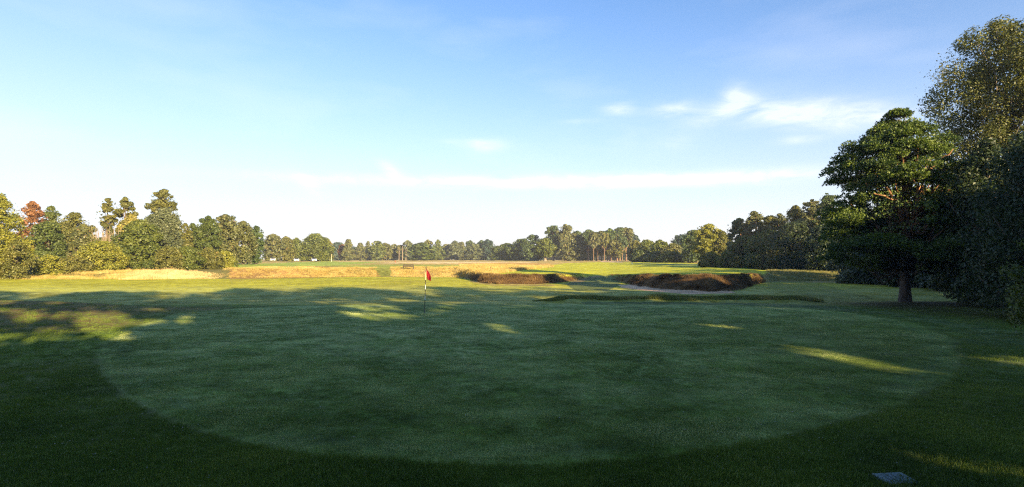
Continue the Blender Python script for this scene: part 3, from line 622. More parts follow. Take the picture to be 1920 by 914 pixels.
def tree_m(kind, X, Y, z0, H, R, mat, label, name, seed, bark='brown', share=None, group=None, cat='tree', nclump=46, nleaf=6500, leaf=None, dist=None, woodk=None, shade_trunk=None, **k):
    nleaf = int(nleaf * (1.5 if share is not None else 2.4)); nclump = int(nclump * 1.9); leafk = 1.0 if share is not None else .80
    if 'crs' not in k or k['crs'][0] > .28: k['crs'] = (.11, .29)
    k.setdefault('quad', False)
    root = empty(name, (X, Y, z0)); props(root, label, cat, group)
    root.rotation_euler[2] = 0 if share is None else (seed * 1.7) % 6.28
    D = max(Y, 1) if dist is None else dist
    leaf = (max(.11, D * .0021) if leaf is None else leaf) * leafk
    if share is not None:
        key = (kind, share)
        if key not in SHARED:
            rng = np.random.default_rng(900 + share * 13 + len(kind)); HH, RRr = 10.0, 4.0
            V, Fq, vv, c, cr = crown(rng, kind, HH, RRr, nclump, nleaf, leaf * 10 / H, **k)
            WV, WF = wood(rng, HH, .24, c, **(woodk or {}))
            SHARED[key] = (crown_mesh('crown', V, Fq, vv, LM[mat]), mesh_from('trunk', WV, WF, 4, BK[bark], True))
        cm_, wm_ = SHARED[key]
        s = (R / 4, R / 4, H / 10)
        for nm, me, mt in (('crown', cm_, LM[mat]), ('trunk', wm_, BK[bark])):
            o = link(nm, me, root); o.scale = s if nm == 'crown' else (s[2], s[2], s[2]); o.material_slots[0].link = 'OBJECT'; o.material_slots[0].material = mt
            if nm == 'trunk': o.scale = (s[0], s[1], s[2])
        return root
    rng = np.random.default_rng(seed + 4000)
    V, Fq, vv, c, cr = crown(rng, kind, H, R, nclump, nleaf, leaf, **k)
    link('crown', crown_mesh('crown', V, Fq, vv, LM[mat]), root)
    wk = dict(woodk or {}); tr = wk.pop('r', .022 * H + .03)
    WV, WF = wood(rng, H, tr, c, **wk)
    link('trunk', mesh_from('trunk', WV, WF, 4, BK[bark], True), root)
    return root

# --- left group, near to far
T = tree
T('round', -8, 74, 362, 112, 'yellow', 'bright yellow-green tree cut by the left edge of the photo, leafy to the ground', seed=1, nclump=70, nleaf=15000, leaf=.15, crs=(.16, .28))
T('bush', 30, 73, 452, 60, 'olive', 'olive bush at the foot of the leftmost yellow-green tree', seed=2, cat='bush', nleaf=4000, leaf=.14)
T('oak', 62, 112, 377, 56, 'rust', 'rust-brown tree with bare twigs on top, behind the leftmost tree', seed=3, nleaf=6500, hole=.1)
T('round', 96, 118, 387, 56, 'green', 'green rounded tree just right of the rust-brown tree', seed=4)
T('round', 88, 98, 416, 84, 'deep', 'deep green low tree below the rust-brown tree', seed=5, nleaf=8000)
T('round', 138, 104, 399, 84, 'olive', 'broad olive-green tree with a pale bare trunk showing through', seed=6, nleaf=9000)
T('pine', 152, 96, 424, 52, 'pineolv', 'reddish-brown scrubby pine in front of the broad olive-green tree', seed=7, bark='pale', nleaf=4200, hole=.1)
T('twin', 203, 110, 371, 37, 'olive', 'left one of the two tall narrow trees, above the bare stems', seed=8, nleaf=4200, leaf=.24, nclump=26, crs=(.3, .5))
T('twin', 235, 112, 369, 42, 'olive', 'right one of the two tall narrow trees, beside the golden tree', seed=9, nleaf=4600, leaf=.24, nclump=26, crs=(.3, .5))
T('oak', 248, 108, 402, 60, 'gold', 'golden-yellow leaved tree between the narrow pair and the green oak', seed=10, nleaf=5500)
T('tall', 306, 112, 355, 64, 'olive', 'tallest tree of the left group, domed olive-brown top', seed=11, nleaf=8500, nclump=60)
T('round', 262, 96, 412, 96, 'green', 'full green oak standing before the golden tree', seed=12, nleaf=11000, nclump=64)
T('tall', 308, 102, 391, 72, 'grey', 'grey-green willow-like tree below the tallest tree', seed=13, nleaf=9500, nclump=64, flat=1.1)
T('tall', 347, 118, 419, 32, 'olive', 'slim autumn-tinged tree right of the grey-green tree', seed=14, nleaf=3500)
T('round', 362, 124, 417, 32, 'deep', 'small dark green tree left of the dark oak', seed=15, nleaf=3500)
T('round', 390, 122, 406, 58, 'deep', 'dark green oak left of the olive-brown pines', seed=16, nleaf=7500)
T('tall', 424, 128, 402, 62, 'pineolv', 'highest olive-brown pine right of the dark oak', name='pine_tree', seed=17, nleaf=7500, nclump=60)
T('tall', 456, 130, 415, 52, 'pineolv', 'middle olive-brown pine sloping down the tree line', name='pine_tree', seed=18, nleaf=6500, nclump=50)
T('tall', 480, 134, 424, 36, 'pine', 'dark pine at the right end of the left pine group', name='pine_tree', seed=19, nleaf=4500, nclump=36)
T('bush', 188, 88, 453, 92, 'yellow', 'big rounded yellow-olive bush below the bare stems', seed=20, cat='bush', nleaf=8500, nclump=60, leaf=.17)
T('bush', 60, 84, 478, 42, 'pale', 'pale feathery bush by the leftmost tree', seed=21, cat='bush', nleaf=2600, leaf=.15)
T('bush', 92, 82, 478, 60, 'yellow', 'bright yellow-green low bush above the straw grass', seed=22, cat='bush', nleaf=3800, leaf=.15)
T('bush', 138, 84, 480, 60, 'olive', 'low olive bush left of the big yellow-olive bush', seed=23, cat='bush', nleaf=3800, leaf=.15)
T('bush', 318, 90, 462, 60, 'olive', 'dark olive bush behind the left part of the tall golden grass', seed=24, cat='bush', nleaf=5000, leaf=.16)
T('bush', 352, 92, 463, 66, 'green', 'green bush in the middle of the low bush row', seed=25, cat='bush', nleaf=5000, leaf=.16)
T('bush', 392, 95, 465, 58, 'olive', 'brownish olive bush right of the middle of the bush row', seed=26, cat='bush', nleaf=5000, leaf=.16)
T('bush', 422, 99, 470, 38, 'yellow', 'last small yellow-green bush at the right end of the bush row', seed=27, cat='bush', nleaf=3200, leaf=.16)
for i in range(5):
    T('round', -110 - i * 75, 92 + (i * 17 % 20), 395 + (i * 13 % 25), 110, ('deep', 'olive', 'green')[i % 3], 'rounded tree continuing the left tree row beyond the frame', group='left tree row beyond the frame', seed=640 + i, share=i % 2, nleaf=2600, nclump=30, quad=False, leaf=.62)
for i in range(11):
    T('round', -40 + i * 44 + (i * 31 % 13), 185 + (i * 41 % 20), 440 + (i * 23 % 12) + (8 if i > 10 else 0), 74, ('deep', 'shade', 'green')[i % 3], 'dark tree of the wood behind the left trees, just seen through their gaps', group='wood behind the left trees', seed=600 + i, share=i % 2, nleaf=2600, nclump=30, quad=False, leaf=.62)
# pale bare stems thicket
rngS = np.random.default_rng(5)
root = empty('bare_thicket', (*at(202, 101), gz(*at(202, 101)))); props(root, 'thicket of pale bare upright stems below the two tall narrow trees', 'thicket')
for i in range(26):
    x = rngS.normal(0, 1.5); y = rngS.normal(0, .8); h = rngS.uniform(5.5, 7.8); dx = x * .3 + rngS.normal(0, .35)
    V, Fq = tube_np([(x, y, 0), (x + dx * .3, y, h * .35), (x + dx * .75 + rngS.normal(0, .1), y, h * .7), (x + dx * 1.1, y, h)], [.07, .06, .045, .015], 5)
    Vs, Fs, o_ = [V], [Fq], len(V)
    for b in range(4):
        t0_ = rngS.uniform(.4, .85); bx = x + dx * t0_; e = rngS.normal(0, .5)
        V2, F2 = tube_np([(bx, y, h * t0_), (bx + e * .5, y + rngS.normal(0, .1), h * t0_ + .5), (bx + e, y, h * t0_ + 1.2)], [.03, .022, .008], 4)
        Vs.append(V2); Fs.append(F2 + o_); o_ += len(V2)
    link('stem', mesh_from('stem', np.concatenate(Vs), np.concatenate(Fs), 4, BK['pale'], True), root)

# --- middle left and far line
T('tall', 512, 232, 440, 46, 'pineolv', 'olive-brown tree behind the first white car', seed=30, nleaf=5500)
T('round', 536, 238, 444, 40, 'olive', 'yellowish olive tree left of the second white car', seed=31, nleaf=4500)
T('round', 556, 245, 447, 36, 'green', 'green tree tucked against the left of the big oak', seed=32, nleaf=4000)
T('oak', 591, 250, 439, 66, 'green', 'big spreading green oak by the parked white cars', seed=33, nleaf=9500, nclump=70, leaf=.42, crs=(.16, .28), prof=[(.03, .7), (.15, .92), (.4, 1), (.65, .9), (.85, .6), (1, .15)])
T('round', 614, 262, 449, 26, 'olive', 'pinkish-olive tree at the right shoulder of the big oak', seed=34, nleaf=3000)
T('round', 634, 420, 455, 44, 'blue', 'dark bluish tree in the gap right of the big oak', seed=35, nleaf=3500)
far = [  # px, D, top, w, mat, kind, label
 (653, 330, 448, 24, 'pineolv', 'conif', 'pointed conifer first right of the dark gap'),
 (642, 340, 459, 16, 'rust', 'tall', 'rusty dead-leaved tree beside the dark gap'),
 (676, 380, 455, 22, 'pineolv', 'conif', 'brownish conifer second right of the dark gap'),
 (690, 400, 453, 20, 'pineolv', 'conif', 'slender conifer third in the far line'),
 (706, 385, 452, 26, 'green', 'round', 'rounded dark tree left of the tall pale trunks'),
 (722, 400, 456, 24, 'olive', 'tall', 'dull olive tree in the far line above the sandy strip'),
 (738, 410, 459, 22, 'pineolv', 'tall', 'low brownish tree left of the pale trunks'),
 (752, 400, 460, 18, 'olive', 'umbr', 'thin-crowned pine on tall pale trunks'),
 (765, 395, 452, 22, 'grey', 'tall', 'grey-green tree right of the pale trunks'),
 (790, 350, 456, 50, 'deep', 'round', 'broad dark green oak above the bench'),
 (802, 410, 451, 22, 'olive', 'tall', 'olive treetop rising behind the broad dark oak'),
 (821, 400, 450, 24, 'green', 'conif', 'green conifer right of the broad dark oak'),
 (838, 415, 459, 18, 'pineolv', 'umbr', 'bare-stemmed brown pine above the flag'),
 (853, 405, 452, 22, 'grey', 'tall', 'grey-green pine right of the flag top'),
 (866, 410, 453, 20, 'pineolv', 'conif', 'brown conifer in the far line right of the flag'),
 (887, 380, 457, 32, 'grey', 'round', 'pale grey-green rounded tree at the far line'),
 (881, 420, 452, 22, 'pine', 'tall', 'dark pine peeping over the pale rounded tree'),
 (903, 400, 451, 22, 'pine', 'tall', 'dark pine over the golden mound'),
 (915, 390, 450, 26, 'blue', 'tall', 'bluish-green tree over the golden mound'),
 (932, 370, 463, 24, 'deep', 'round', 'low dark tree left of the dark central wood'),
]
for i, (px, D, top, w, mt, kd, lb) in enumerate(far):
    T(kd, px, D, top, w * 1.25, mt, lb, seed=50 + i, share=i % 2, nleaf=2600, nclump=30, quad=False, leaf=.62, bark='pale' if kd == 'umbr' else 'brown')
for i in range(29):   # woodland closing the gaps behind the far line
    px = 630 + i * 22 + (i * 37 % 11)
    T('round', px, 470 + (i * 53 % 30), 461 + (i * 29 % 7), 48, ('deep', 'blue', 'olive', 'grey')[i % 4], 'treetop of the far wood just showing between the trees of the far line', group='far wood behind the tree line', seed=90 + i, share=i % 2, nleaf=2600, nclump=30, quad=False, leaf=.62)
mid = [
 (950, 330, 457, 44, 'deep', 'round', 'low dark tree at the left of the central wood'),
 (975, 320, 449, 46, 'deep', 'round', 'dark rounded tree second in the central wood'),
 (998, 310, 441, 44, 'pine', 'round', 'dark tree with a stepped top left of the lone oak'),
 (1038, 300, 424, 38, 'pine', 'pine', 'tall dark pine left of the highest central pine'),
 (1060, 295, 421, 36, 'pineolv', 'pine', 'highest pine of the central wood, behind the lone oak'),
 (1082, 300, 434, 34, 'pine', 'pine', 'pine right of the highest central pine'),
 (1066, 285, 448, 40, 'pineolv', 'tall', 'olive lower tree behind the right side of the lone oak'),
 (1103, 290, 431, 26, 'pine', 'umbr', 'flat-topped pine standing apart in the central wood'),
 (1118, 290, 436, 26, 'pine', 'umbr', 'short-topped pine next to the standing-apart pine'),
 (1092, 300, 455, 50, 'deep', 'round', 'dark undergrowth tree beneath the flat-topped pine'),
 (1128, 285, 434, 28, 'pineolv', 'pine', 'olive pine with bare stems at the middle of the pine stand'),
 (1144, 282, 429, 30, 'pinelit', 'pine', 'sunlit green pine of the stand with bare trunks'),
 (1162, 280, 427, 28, 'pine', 'umbr', 'tall umbrella pine of the bare-trunked stand'),
 (1174, 280, 427, 28, 'pineolv', 'umbr', 'rightmost umbrella pine over the bare trunks'),
 (1157, 275, 446, 36, 'olive', 'pine', 'lower olive pine before the bare-trunked stand'),
 (1183, 360, 429, 16, 'blue', 'tall', 'bluish cypress-like tree right of the umbrella pines'),
 (1192, 350, 442, 18, 'blue', 'tall', 'bluish low tree right of the cypress-like tree'),
 (1192, 215, 452, 34, 'olive', 'round', 'bushy olive tree left of the shrubby trees on the right'),
 (1213, 205, 450, 44, 'green', 'round', 'shrubby green tree with a level top'),
 (1237, 195, 450, 38, 'green', 'round', 'second shrubby green tree with a level top'),
 (1203, 198, 470, 36, 'deep', 'bush', 'low dark bush under the shrubby green tree'),
 (1232, 190, 472, 40, 'deep', 'bush', 'low dark bush under the second shrubby green tree'),
 (1262, 185, 457, 40, 'olive', 'round', 'yellow-tinged low tree before the dark tree crowns on the right'),
 (1280, 230, 440, 48, 'blue', 'round', 'bluish shaded tree behind the golden pine'),
 (1262, 178, 472, 50, 'deep', 'bush', 'dark low bush left of the golden pine'),
 (1300, 170, 432, 48, 'pine', 'tall', 'dark tree left behind the golden pine'),
]
for i, (px, D, top, w, mt, kd, lb) in enumerate(mid):
    T(kd, px, D, top, w * 1.15, mt, lb, seed=120 + i, cat='bush' if kd == 'bush' else 'tree', nleaf=4200 if kd not in ('umbr',) else 2600, nclump=40, leaf=.0017 * D + .03, bark='fpine' if kd in ('umbr', 'pine') else 'brown')
for i, px in enumerate((1113, 1121, 1133, 1139, 1146, 1152, 1158, 1167)):   # bare trunks of the stand
    T('umbr', px, 272 + (i * 7 % 12), 436 + (i * 5 % 9), 24, ('pineolv', 'pine', 'olive')[i % 3], ('leftmost', 'second', 'third', 'fourth', 'fifth', 'sixth', 'seventh', 'rightmost')[i] + ' slender bare-trunked pine, counted from the left, in the central pine stand', group='slender pines of the central stand', seed=160 + i, share=5, nleaf=2600, nclump=26, leaf=.5, bark='fpine')
T('oak', 1022, 255, 447, 42, 'green', 'lone round oak with a forked pale trunk before the central wood', seed=180, bark='pale', nleaf=5000, nclump=44, leaf=.40,
  prof=[(.22, .45), (.32, .85), (.5, 1.0), (.75, .85), (.92, .5), (1, .12)], woodk=dict(r=.6, split=.25, nlimb=16, limb_r=.6))
# --- right row
row = [
 (1328, 140, 421, 64, 'yellow', 'pine', 'golden-lit pine with flat layers, left end of the right tree row'),  # golden sunlight put into its colour through the yellow leaves
 (1354, 138, 434, 44, 'olive', 'round', 'yellow-green tree right of the golden-lit pine'),
 (1386, 122, 410, 44, 'pine', 'pine', 'dark pine left of the pointed pine in the right row'),
 (1415, 118, 396, 44, 'pineolv', 'pine', 'pointed pine rising in the middle of the right row'),
 (1444, 114, 404, 46, 'olive', 'tall', 'olive-topped tree right of the pointed pine'),
 (1462, 110, 401, 40, 'pineolv', 'pine', 'brown-topped pine between two olive trees in the right row'),
 (1492, 104, 386, 60, 'olive', 'tall', 'broad olive tree with a sunlit top in the right row'),
 (1522, 100, 374, 50, 'pineolv', 'pine', 'sunlit pine rising left of the great pine'),
 (1553, 94, 362, 54, 'pine', 'pine', 'pine directly behind the left edge of the great pine'),
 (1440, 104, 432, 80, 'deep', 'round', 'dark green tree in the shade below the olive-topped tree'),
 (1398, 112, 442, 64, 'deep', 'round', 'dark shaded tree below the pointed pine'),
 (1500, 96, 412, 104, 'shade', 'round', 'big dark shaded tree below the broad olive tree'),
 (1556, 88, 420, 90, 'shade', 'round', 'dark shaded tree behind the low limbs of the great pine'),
]
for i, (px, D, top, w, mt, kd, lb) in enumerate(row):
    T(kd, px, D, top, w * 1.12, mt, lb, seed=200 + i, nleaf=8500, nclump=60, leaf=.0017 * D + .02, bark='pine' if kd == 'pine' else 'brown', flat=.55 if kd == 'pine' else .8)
for i, (px, D, top, w, mt, lb) in enumerate([
 (1332, 112, 473, 44, 'green', 'rounded green bush furthest left of the shaded bushes on the right'),
 (1362, 108, 470, 40, 'green', 'rounded green bush second in the shaded bush row'),
 (1384, 104, 480, 32, 'olive', 'small ball-shaped bush in front of the shaded bush row'),
 (1418, 102, 474, 52, 'deep', 'dark bush right of the ball-shaped bush'),
 (1450, 100, 463, 70, 'olive', 'sloping olive bush before the dark shaded trees'),
 (1500, 94, 474, 84, 'shade', 'wide dark bush at the edge of the olive rough'),
 (1560, 88, 468, 80, 'shade', 'dark bush under the left limbs of the great pine'),
 (1590, 60, 506, 44, 'grey', 'small pale green shrub at the corner of the olive rough')]):
    T('bush', px, D, top, w, mt, lb, seed=230 + i, cat='bush', nleaf=5000, leaf=.0017 * D + .01)
# dark wood behind and beside the great pine
deepw = [(1610, 74, 400, 120), (1660, 66, 380, 120), (1720, 60, 350, 130), (1790, 54, 330, 140), (1860, 50, 300, 150), (1930, 46, 280, 160), (1650, 58, 452, 110), (1720, 52, 470, 120), (1800, 46, 440, 140), (1880, 42, 420, 150)]
for i, (px, D, top, w) in enumerate(deepw):
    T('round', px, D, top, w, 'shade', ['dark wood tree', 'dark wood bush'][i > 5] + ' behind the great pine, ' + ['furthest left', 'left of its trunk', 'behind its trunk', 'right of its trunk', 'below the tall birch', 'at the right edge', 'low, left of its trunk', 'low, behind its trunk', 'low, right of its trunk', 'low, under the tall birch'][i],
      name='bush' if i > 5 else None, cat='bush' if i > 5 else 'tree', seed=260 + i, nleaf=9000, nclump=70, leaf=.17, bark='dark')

# the great Scots pine
D = 35.0; X, Y = at(1697, D); z0 = gz(X, Y)
rng = np.random.default_rng(11); H = EYE + (HY - 208) / F * D - z0
PB = [(.15, .4), (.21, .92), (.29, 1.06), (.41, .98), (.55, .9), (.66, .87), (.79, .80), (.88, .52), (.94, .34), (1, .12)]
V, Fq, vv, c, cr = crown(rng, 'big', H, 4.4, 330, 54000, .155, flat=.66, crs=(.10, .24), needle=True, prof=PB, shellp=.42, fill=.0)
tq = V.reshape(-1, 3, 3); ctr = tq[:, 0]; dv = np.array([-.557, -.83]); al = ctr[:, :2] @ dv; la = ctr[:, 0] * dv[1] - ctr[:, 1] * dv[0]
kp = ~((al > -.2) & (np.abs(la - .1) < 1.45) & (ctr[:, 2] > 4.1) & (ctr[:, 2] < 7.0) & (rng.uniform(0, 1, len(ctr)) < .93)) & ~((al > -.3) & (np.abs(la) < .9) & (ctr[:, 2] < 2.8))
V = tq[kp].reshape(-1, 3); Fq = np.arange(len(V)).reshape(-1, 3); vv = vv.reshape(-1, 3)[kp].ravel()
V[:, 0] -= .45 * smooth01((V[:, 2] - 0) / 3) ; c[:, 0] -= .45
root = empty('pine_tree', (X, Y, z0 - .03)); props(root, 'great Scots pine with glowing orange limbs at the right of the green', 'tree')
link('crown', crown_mesh('crown', V, Fq, vv, LM['pinelit']), root)
def arc(p0, p1, p2, r0, r1, n=9):
    t = np.linspace(0, 1, n)[:, None]; p = (1 - t) ** 2 * np.array(p0) + 2 * t * (1 - t) * np.array(p1) + t * t * np.array(p2); w_ = np.zeros((n, 3)); w_[1:-1] = rng.normal(0, .05, (n - 2, 3))
    return p + w_, np.linspace(r0, r1, n)
fork = (0, 0, 4.6)
ex = [arc((0, 0, 3.9), (-.3, -.6, 5.0), (-2.2, -1.7, 6.7), .20, .05), arc((0, 0, 4.3), (.3, -.5, 5.4), (1.5, -1.6, 6.6), .18, .05), arc((0, 0, 4.0), (-.1, -.4, 5.8), (-.5, -.8, 9.2), .22, .05),
      arc((-.9, -1.2, 5.7), (-1.6, -1.6, 6.0), (-3.0, -1.8, 6.3), .10, .03), arc((.6, -.9, 5.6), (.7, -1.4, 6.3), (.5, -1.6, 7.6), .10, .03), arc((0, 0, 3.0), (-1.6, -.9, 3.3), (-3.8, -1.2, 3.6), .13, .03),
      arc((0, 0, 2.6), (1.4, -1, 2.9), (3.2, -1.5, 3.1), .12, .03), arc((-.5, -.8, 8.6), (-1.2, -1.2, 9.0), (-2.0, -1.0, 8.9), .08, .02), arc((0, -.2, 6.8), (1.2, -.8, 8.0), (2.2, -.9, 9.0), .10, .03)]
WV, WF = wood(rng, H, .28, c, nlimb=110, split=.3, limb_r=.24, trunk_sides=14, extra=ex)
link('trunk', mesh_from('trunk', WV, WF, 4, BK['pine'], True), root)

# tall birch and its neighbours at the right edge
def big_leafy(name, label, px, D, top, R, mat, seed, nleaf, nclump, leaf, bark, cat='tree', flat=1.0, crs=(.15, .27), prof=None, drop=0., hole=0., nlimb=60, tr=.2):
    X, Y = at(px, D); z0 = gz(X, Y); rng = np.random.default_rng(seed); H = EYE + (HY - top) / F * D - z0
    V, Fq, vv, c, cr = crown(rng, 'birch', H, R, nclump, nleaf, leaf, flat=flat, crs=crs, prof=prof, drop=drop, hole=hole)
    root = empty(name, (X, Y, z0 - .03)); props(root, label, cat); link('crown', crown_mesh('crown', V, Fq, vv, LM[mat]), root)
    WV, WF = wood(rng, H, tr, c, nlimb=nlimb, split=.2, limb_r=.3); link('trunk', mesh_from('trunk', WV, WF, 4, BK[bark], True), root)
big_leafy('birch_tree', 'very tall olive-gold birch rising above the great pine at the right edge', 1880, 38, 42, 4.7, 'birch', 21, 86000, 190, .075, 'birch', crs=(.12, .22),
          prof=[(.2, .6), (.4, .8), (.55, .92), (.7, 1.0), (.85, .86), (.94, .6), (1, .25)])
big_leafy('birch_tree', 'second olive-gold birch filling the right edge beside the tallest one', 1965, 36, 20, 4.2, 'birch', 22, 36000, 120, .10, 'birch', crs=(.13, .24))
big_leafy('birch_tree', 'dark shaded birch right of the great pine', 1850, 31, 262, 2.6, 'shade', 23, 30000, 110, .085, 'birch', prof=PROF['round'], crs=(.16, .30))
big_leafy('birch_tree', 'dark drooping birch at the right edge, nearest of the wood', 1935, 25, 235, 2.7, 'shade', 24, 36000, 120, .075, 'birch', prof=PROF['round'], drop=.4, crs=(.16, .30))
big_leafy('birch_tree', 'small leafy birch with low sprays at the right edge of the photo', 1965, 18.5, 420, 1.25, 'green', 25, 9000, 60, .05, 'birch', prof=PROF['round'], drop=.5, crs=(.16, .30), tr=.06)

# --- wood behind and to the right of the viewpoint; its shadows lie over the green
LB = 'tall broad-leaved tree of the wood behind the viewpoint, its shadow lying on the green'
rb = np.random.default_rng(31)
sh = [(x + rb.uniform(-1, 1), -13 + rb.uniform(-2, 2), 17 + rb.uniform(-1.5, 2)) for x in np.arange(-34, 44, 6.5)] + \
     [(x + rb.uniform(-1, 1), -25 + rb.uniform(-2, 2), 25 + rb.uniform(-1.5, 1.5)) for x in range(-30, 76, 9)] + \
     [(49, -10, 20), (57, -12, 24), (66, -11, 27), (44, 6, 15), (38, -4, 12), (50, -2, 19), (41, 17, 10), (50, 24, 12), (58, 12, 17), (66, 2, 20), (62, 34, 12), (78, 22, 16)]
SKYLINE = np.array([(-600, 526), (60, 526), (110, 533), (150, 529), (200, 533), (260, 531), (330, 541), (370, 551), (400, 547), (440, 539), (470, 533), (540, 531), (560, 526), (620, 524), (690, 528), (740, 537), (785, 538), (800, 531),
    (830, 529), (866, 533), (880, 522), (905, 515), (1440, 513), (1500, 509), (1560, 507), (3000, 505)])
DAPPLE = [([(-300, 575), (100, 560), (230, 578), (370, 588), (360, 622), (230, 642), (90, 655), (-300, 700)], 1.3, -.2), ([(560, 556), (760, 556), (880, 566), (800, 602), (700, 602), (640, 592)], 1.6, -.02),
    ([(1170, 798), (1345, 806), (1340, 840), (1210, 834)], .6, -.25), ([(860, 545), (1140, 543), (1130, 560), (900, 562)], 1.6, .12)]
STREAK = [[(905, 604), (960, 607), (1000, 630), (985, 634), (920, 616)], [(1430, 635), (1480, 643), (1560, 658), (1660, 680), (1765, 698), (1755, 714), (1640, 696), (1540, 672), (1450, 646)],
    [(1300, 603), (1385, 613), (1380, 619), (1300, 610)], [(1640, 644), (1720, 652), (1720, 657), (1640, 650)], [(1800, 658), (1920, 670), (2100, 684), (2100, 706), (1920, 692), (1820, 678)],
    [(1640, 838), (1700, 842), (1790, 856), (1920, 868), (2100, 885), (2100, 940), (1920, 912), (1760, 892)], [(640, 614), (692, 621), (682, 629), (645, 623)], [(1455, 527), (1565, 531), (1560, 536), (1465, 533)]]
hd = np.array([math.sin(SUN_AZ), math.cos(SUN_AZ)]); TE = math.tan(SUN_EL)
def gap(Pw):
    """leaves missing where the photograph shows sun coming through the wood"""
    g = Pw[:, :2] - hd[None, :] * (Pw[:, 2] / TE)[:, None]; gx, gy = g[:, 0], g[:, 1]; ok = gy > 3
    u = np.where(ok, CX + F * gx / np.maximum(gy, 3), -9999); py = np.where(ok, HY + F * EYE / np.maximum(gy, 3), 9999)
    drop = (py < np.interp(u, SKYLINE[:, 0], SKYLINE[:, 1]) + 1.2 * vnoise(gx, gy, 2.0, 81)) & ok
    for poly, sc_, th in DAPPLE: drop |= in_poly(u, py, poly) & (vnoise(gx, gy, sc_, 82) + .6 * vnoise(gx, gy, sc_ * .4, 83) > th)
    for poly in STREAK: drop |= in_poly(u, py, poly)
    for (tx, ty, rad, z0_, z1_) in ((23.2, 35, 4.6, 4.4, 12.5), (31.8, 38, 5.5, 6.5, 17.5)):
        rel = Pw[:, :2] - np.array([tx, ty]); al = rel @ hd; la = np.abs(rel[:, 0] * hd[1] - rel[:, 1] * hd[0]); zz = Pw[:, 2] - al * TE
        drop |= (la < rad) & (zz > z0_ + .8 * vnoise(Pw[:, 0], Pw[:, 1], 1.1, 84)) & (zz < z1_) & (al > 3)
    return drop
for i, (x, y, h) in enumerate(sh):
    rng = np.random.default_rng(7000 + i); R_ = h * .27 + .6
    V, Fq, vv, c, cr = crown(rng, 'birch', h, R_, 110, 6500, .42, quad=False, crs=(.18, .32), fill=.25)
    tq = V.reshape(-1, 3, 3); keep = ~gap(tq.mean(axis=1) + np.array([x, y, 0.]))
    V = tq[keep].reshape(-1, 3); vv = vv.reshape(-1, 3)[keep].ravel()
    root = empty('broadleaf_tree', (x, y, 0)); props(root, LB, 'tree', 'wood behind the viewpoint')
    link('crown', crown_mesh('crown', V, np.arange(len(V)).reshape(-1, 3), vv, LM['green']), root)
    kc = ~gap(c + np.array([x, y, 0.])); cc_ = c[kc] if kc.sum() > 3 else c[:3] * .3
    WV, WF = wood(rng, min(h, max(4., float(cc_[:, 2].max()))), .22, cc_, nlimb=12); link('trunk', mesh_from('trunk', WV, WF, 4, BK['brown'], True), root)

# ------------------------------------------------------------------ objects
M_red = simple_mat('red_flag_cloth', (.36, .008, .014), .7, .15, 9); M_black = simple_mat('black_paint', (.02, .02, .022), .4, .1); M_white = simple_mat('white_paint', (.80, .79, .74), .4, .05)
M_cream = simple_mat('cream_paint', (.70, .62, .36), .5, .05); M_cup = simple_mat('dark_cup', (.03, .03, .03), .6, .2)
fx, fy = at(796, 27.2); fzz = gz(fx, fy)
fl = empty('flagstick', (fx, fy, fzz)); fl.rotation_euler = (0, math.radians(1.9), 0)
props(fl, 'golf flagstick with hanging red flag and black and white bands, standing on the green', 'flagstick')
segs = [(0, .62, M_black), (.62, .86, M_white), (.86, 1.10, M_black), (1.10, 1.32, M_white), (1.32, 1.54, M_black), (1.54, 2.13, M_cream)]
for a, b, m in segs: MB().tube([(0, 0, a), (0, 0, b)], [.016, .016], 10).build('band', m, fl, True)
MB().tube([(0, 0, .004), (0, 0, .012)], [.056, .056], 20).build('hole_cup', M_cup, fl)
MB().tube([(0, 0, 2.13), (0, 0, 2.15), (0, 0, 2.165)], [.02, .02, .006], 10).build('cap', M_cream, fl)
V = []; Fc = []
nu, nv = 16, 18
for j in range(nv):
    t = j / (nv - 1); z = 2.12 - .57 * t
    for i in range(nu):
        s = i / (nu - 1); w_ = .045 + .15 * math.sin(min(1, t * 1.25) * math.pi * .62) * (1 - .35 * t)
        xs = .012 + s * w_ + .07 * t * s + .03 * t; yy = .030 * math.sin(s * 13 + t * 1.5) * (.35 + s) * (.5 + .5 * t); zz = z - .12 * s * (1 - .3 * t) * (1 if t < .9 else .6)
        if t > .62: xs = .012 + (xs - .012) * 1.0 + (t - .62) * .10 * (1 - s)
        V.append((xs, yy, zz))
for j in range(nv - 1):
    for i in range(nu - 1): Fc.append((j * nu + i, j * nu + i + 1, (j + 1) * nu + i + 1, (j + 1) * nu + i))
me = bpy.data.meshes.new('flag'); me.from_pydata(V, [], Fc); me.materials.append(M_red); me.polygons.foreach_set('use_smooth', [True] * len(me.polygons)); me.update()
fo = link('flag', me, fl); sm = fo.modifiers.new('thickness', 'SOLIDIFY'); sm.thickness = .002

# bench
M_wood = simple_mat('bench_wood', (.045, .032, .024), .6, .35, 8, bump=.3)
bx, by = at(766, 90); bz = gz(bx, by); be = empty('bench', (bx, by, bz), .03); props(be, 'brown wooden slatted bench on the far fairway, left of the flag', 'bench')
for i in range(5): MB().box((0, -.26 - .012 * i, .47 + i * .085), (1.6, .03, .06), rx=.12).build('back_slat', M_wood, be)
for i in range(4): MB().box((0, -.16 + i * .115, .43), (1.6, .09, .03)).build('seat_slat', M_wood, be)
for x in (-.76, .76):
    MB().box((x, -.27, .425), (.06, .06, .85)).build('leg', M_wood, be); MB().box((x, .22, .20), (.06, .06, .40)).build('leg', M_wood, be)
    MB().box((x, -.02, .62), (.06, .46, .04)).build('armrest', M_wood, be); MB().box((x, .205, .51), (.05, .05, .19)).build('arm_support', M_wood, be)
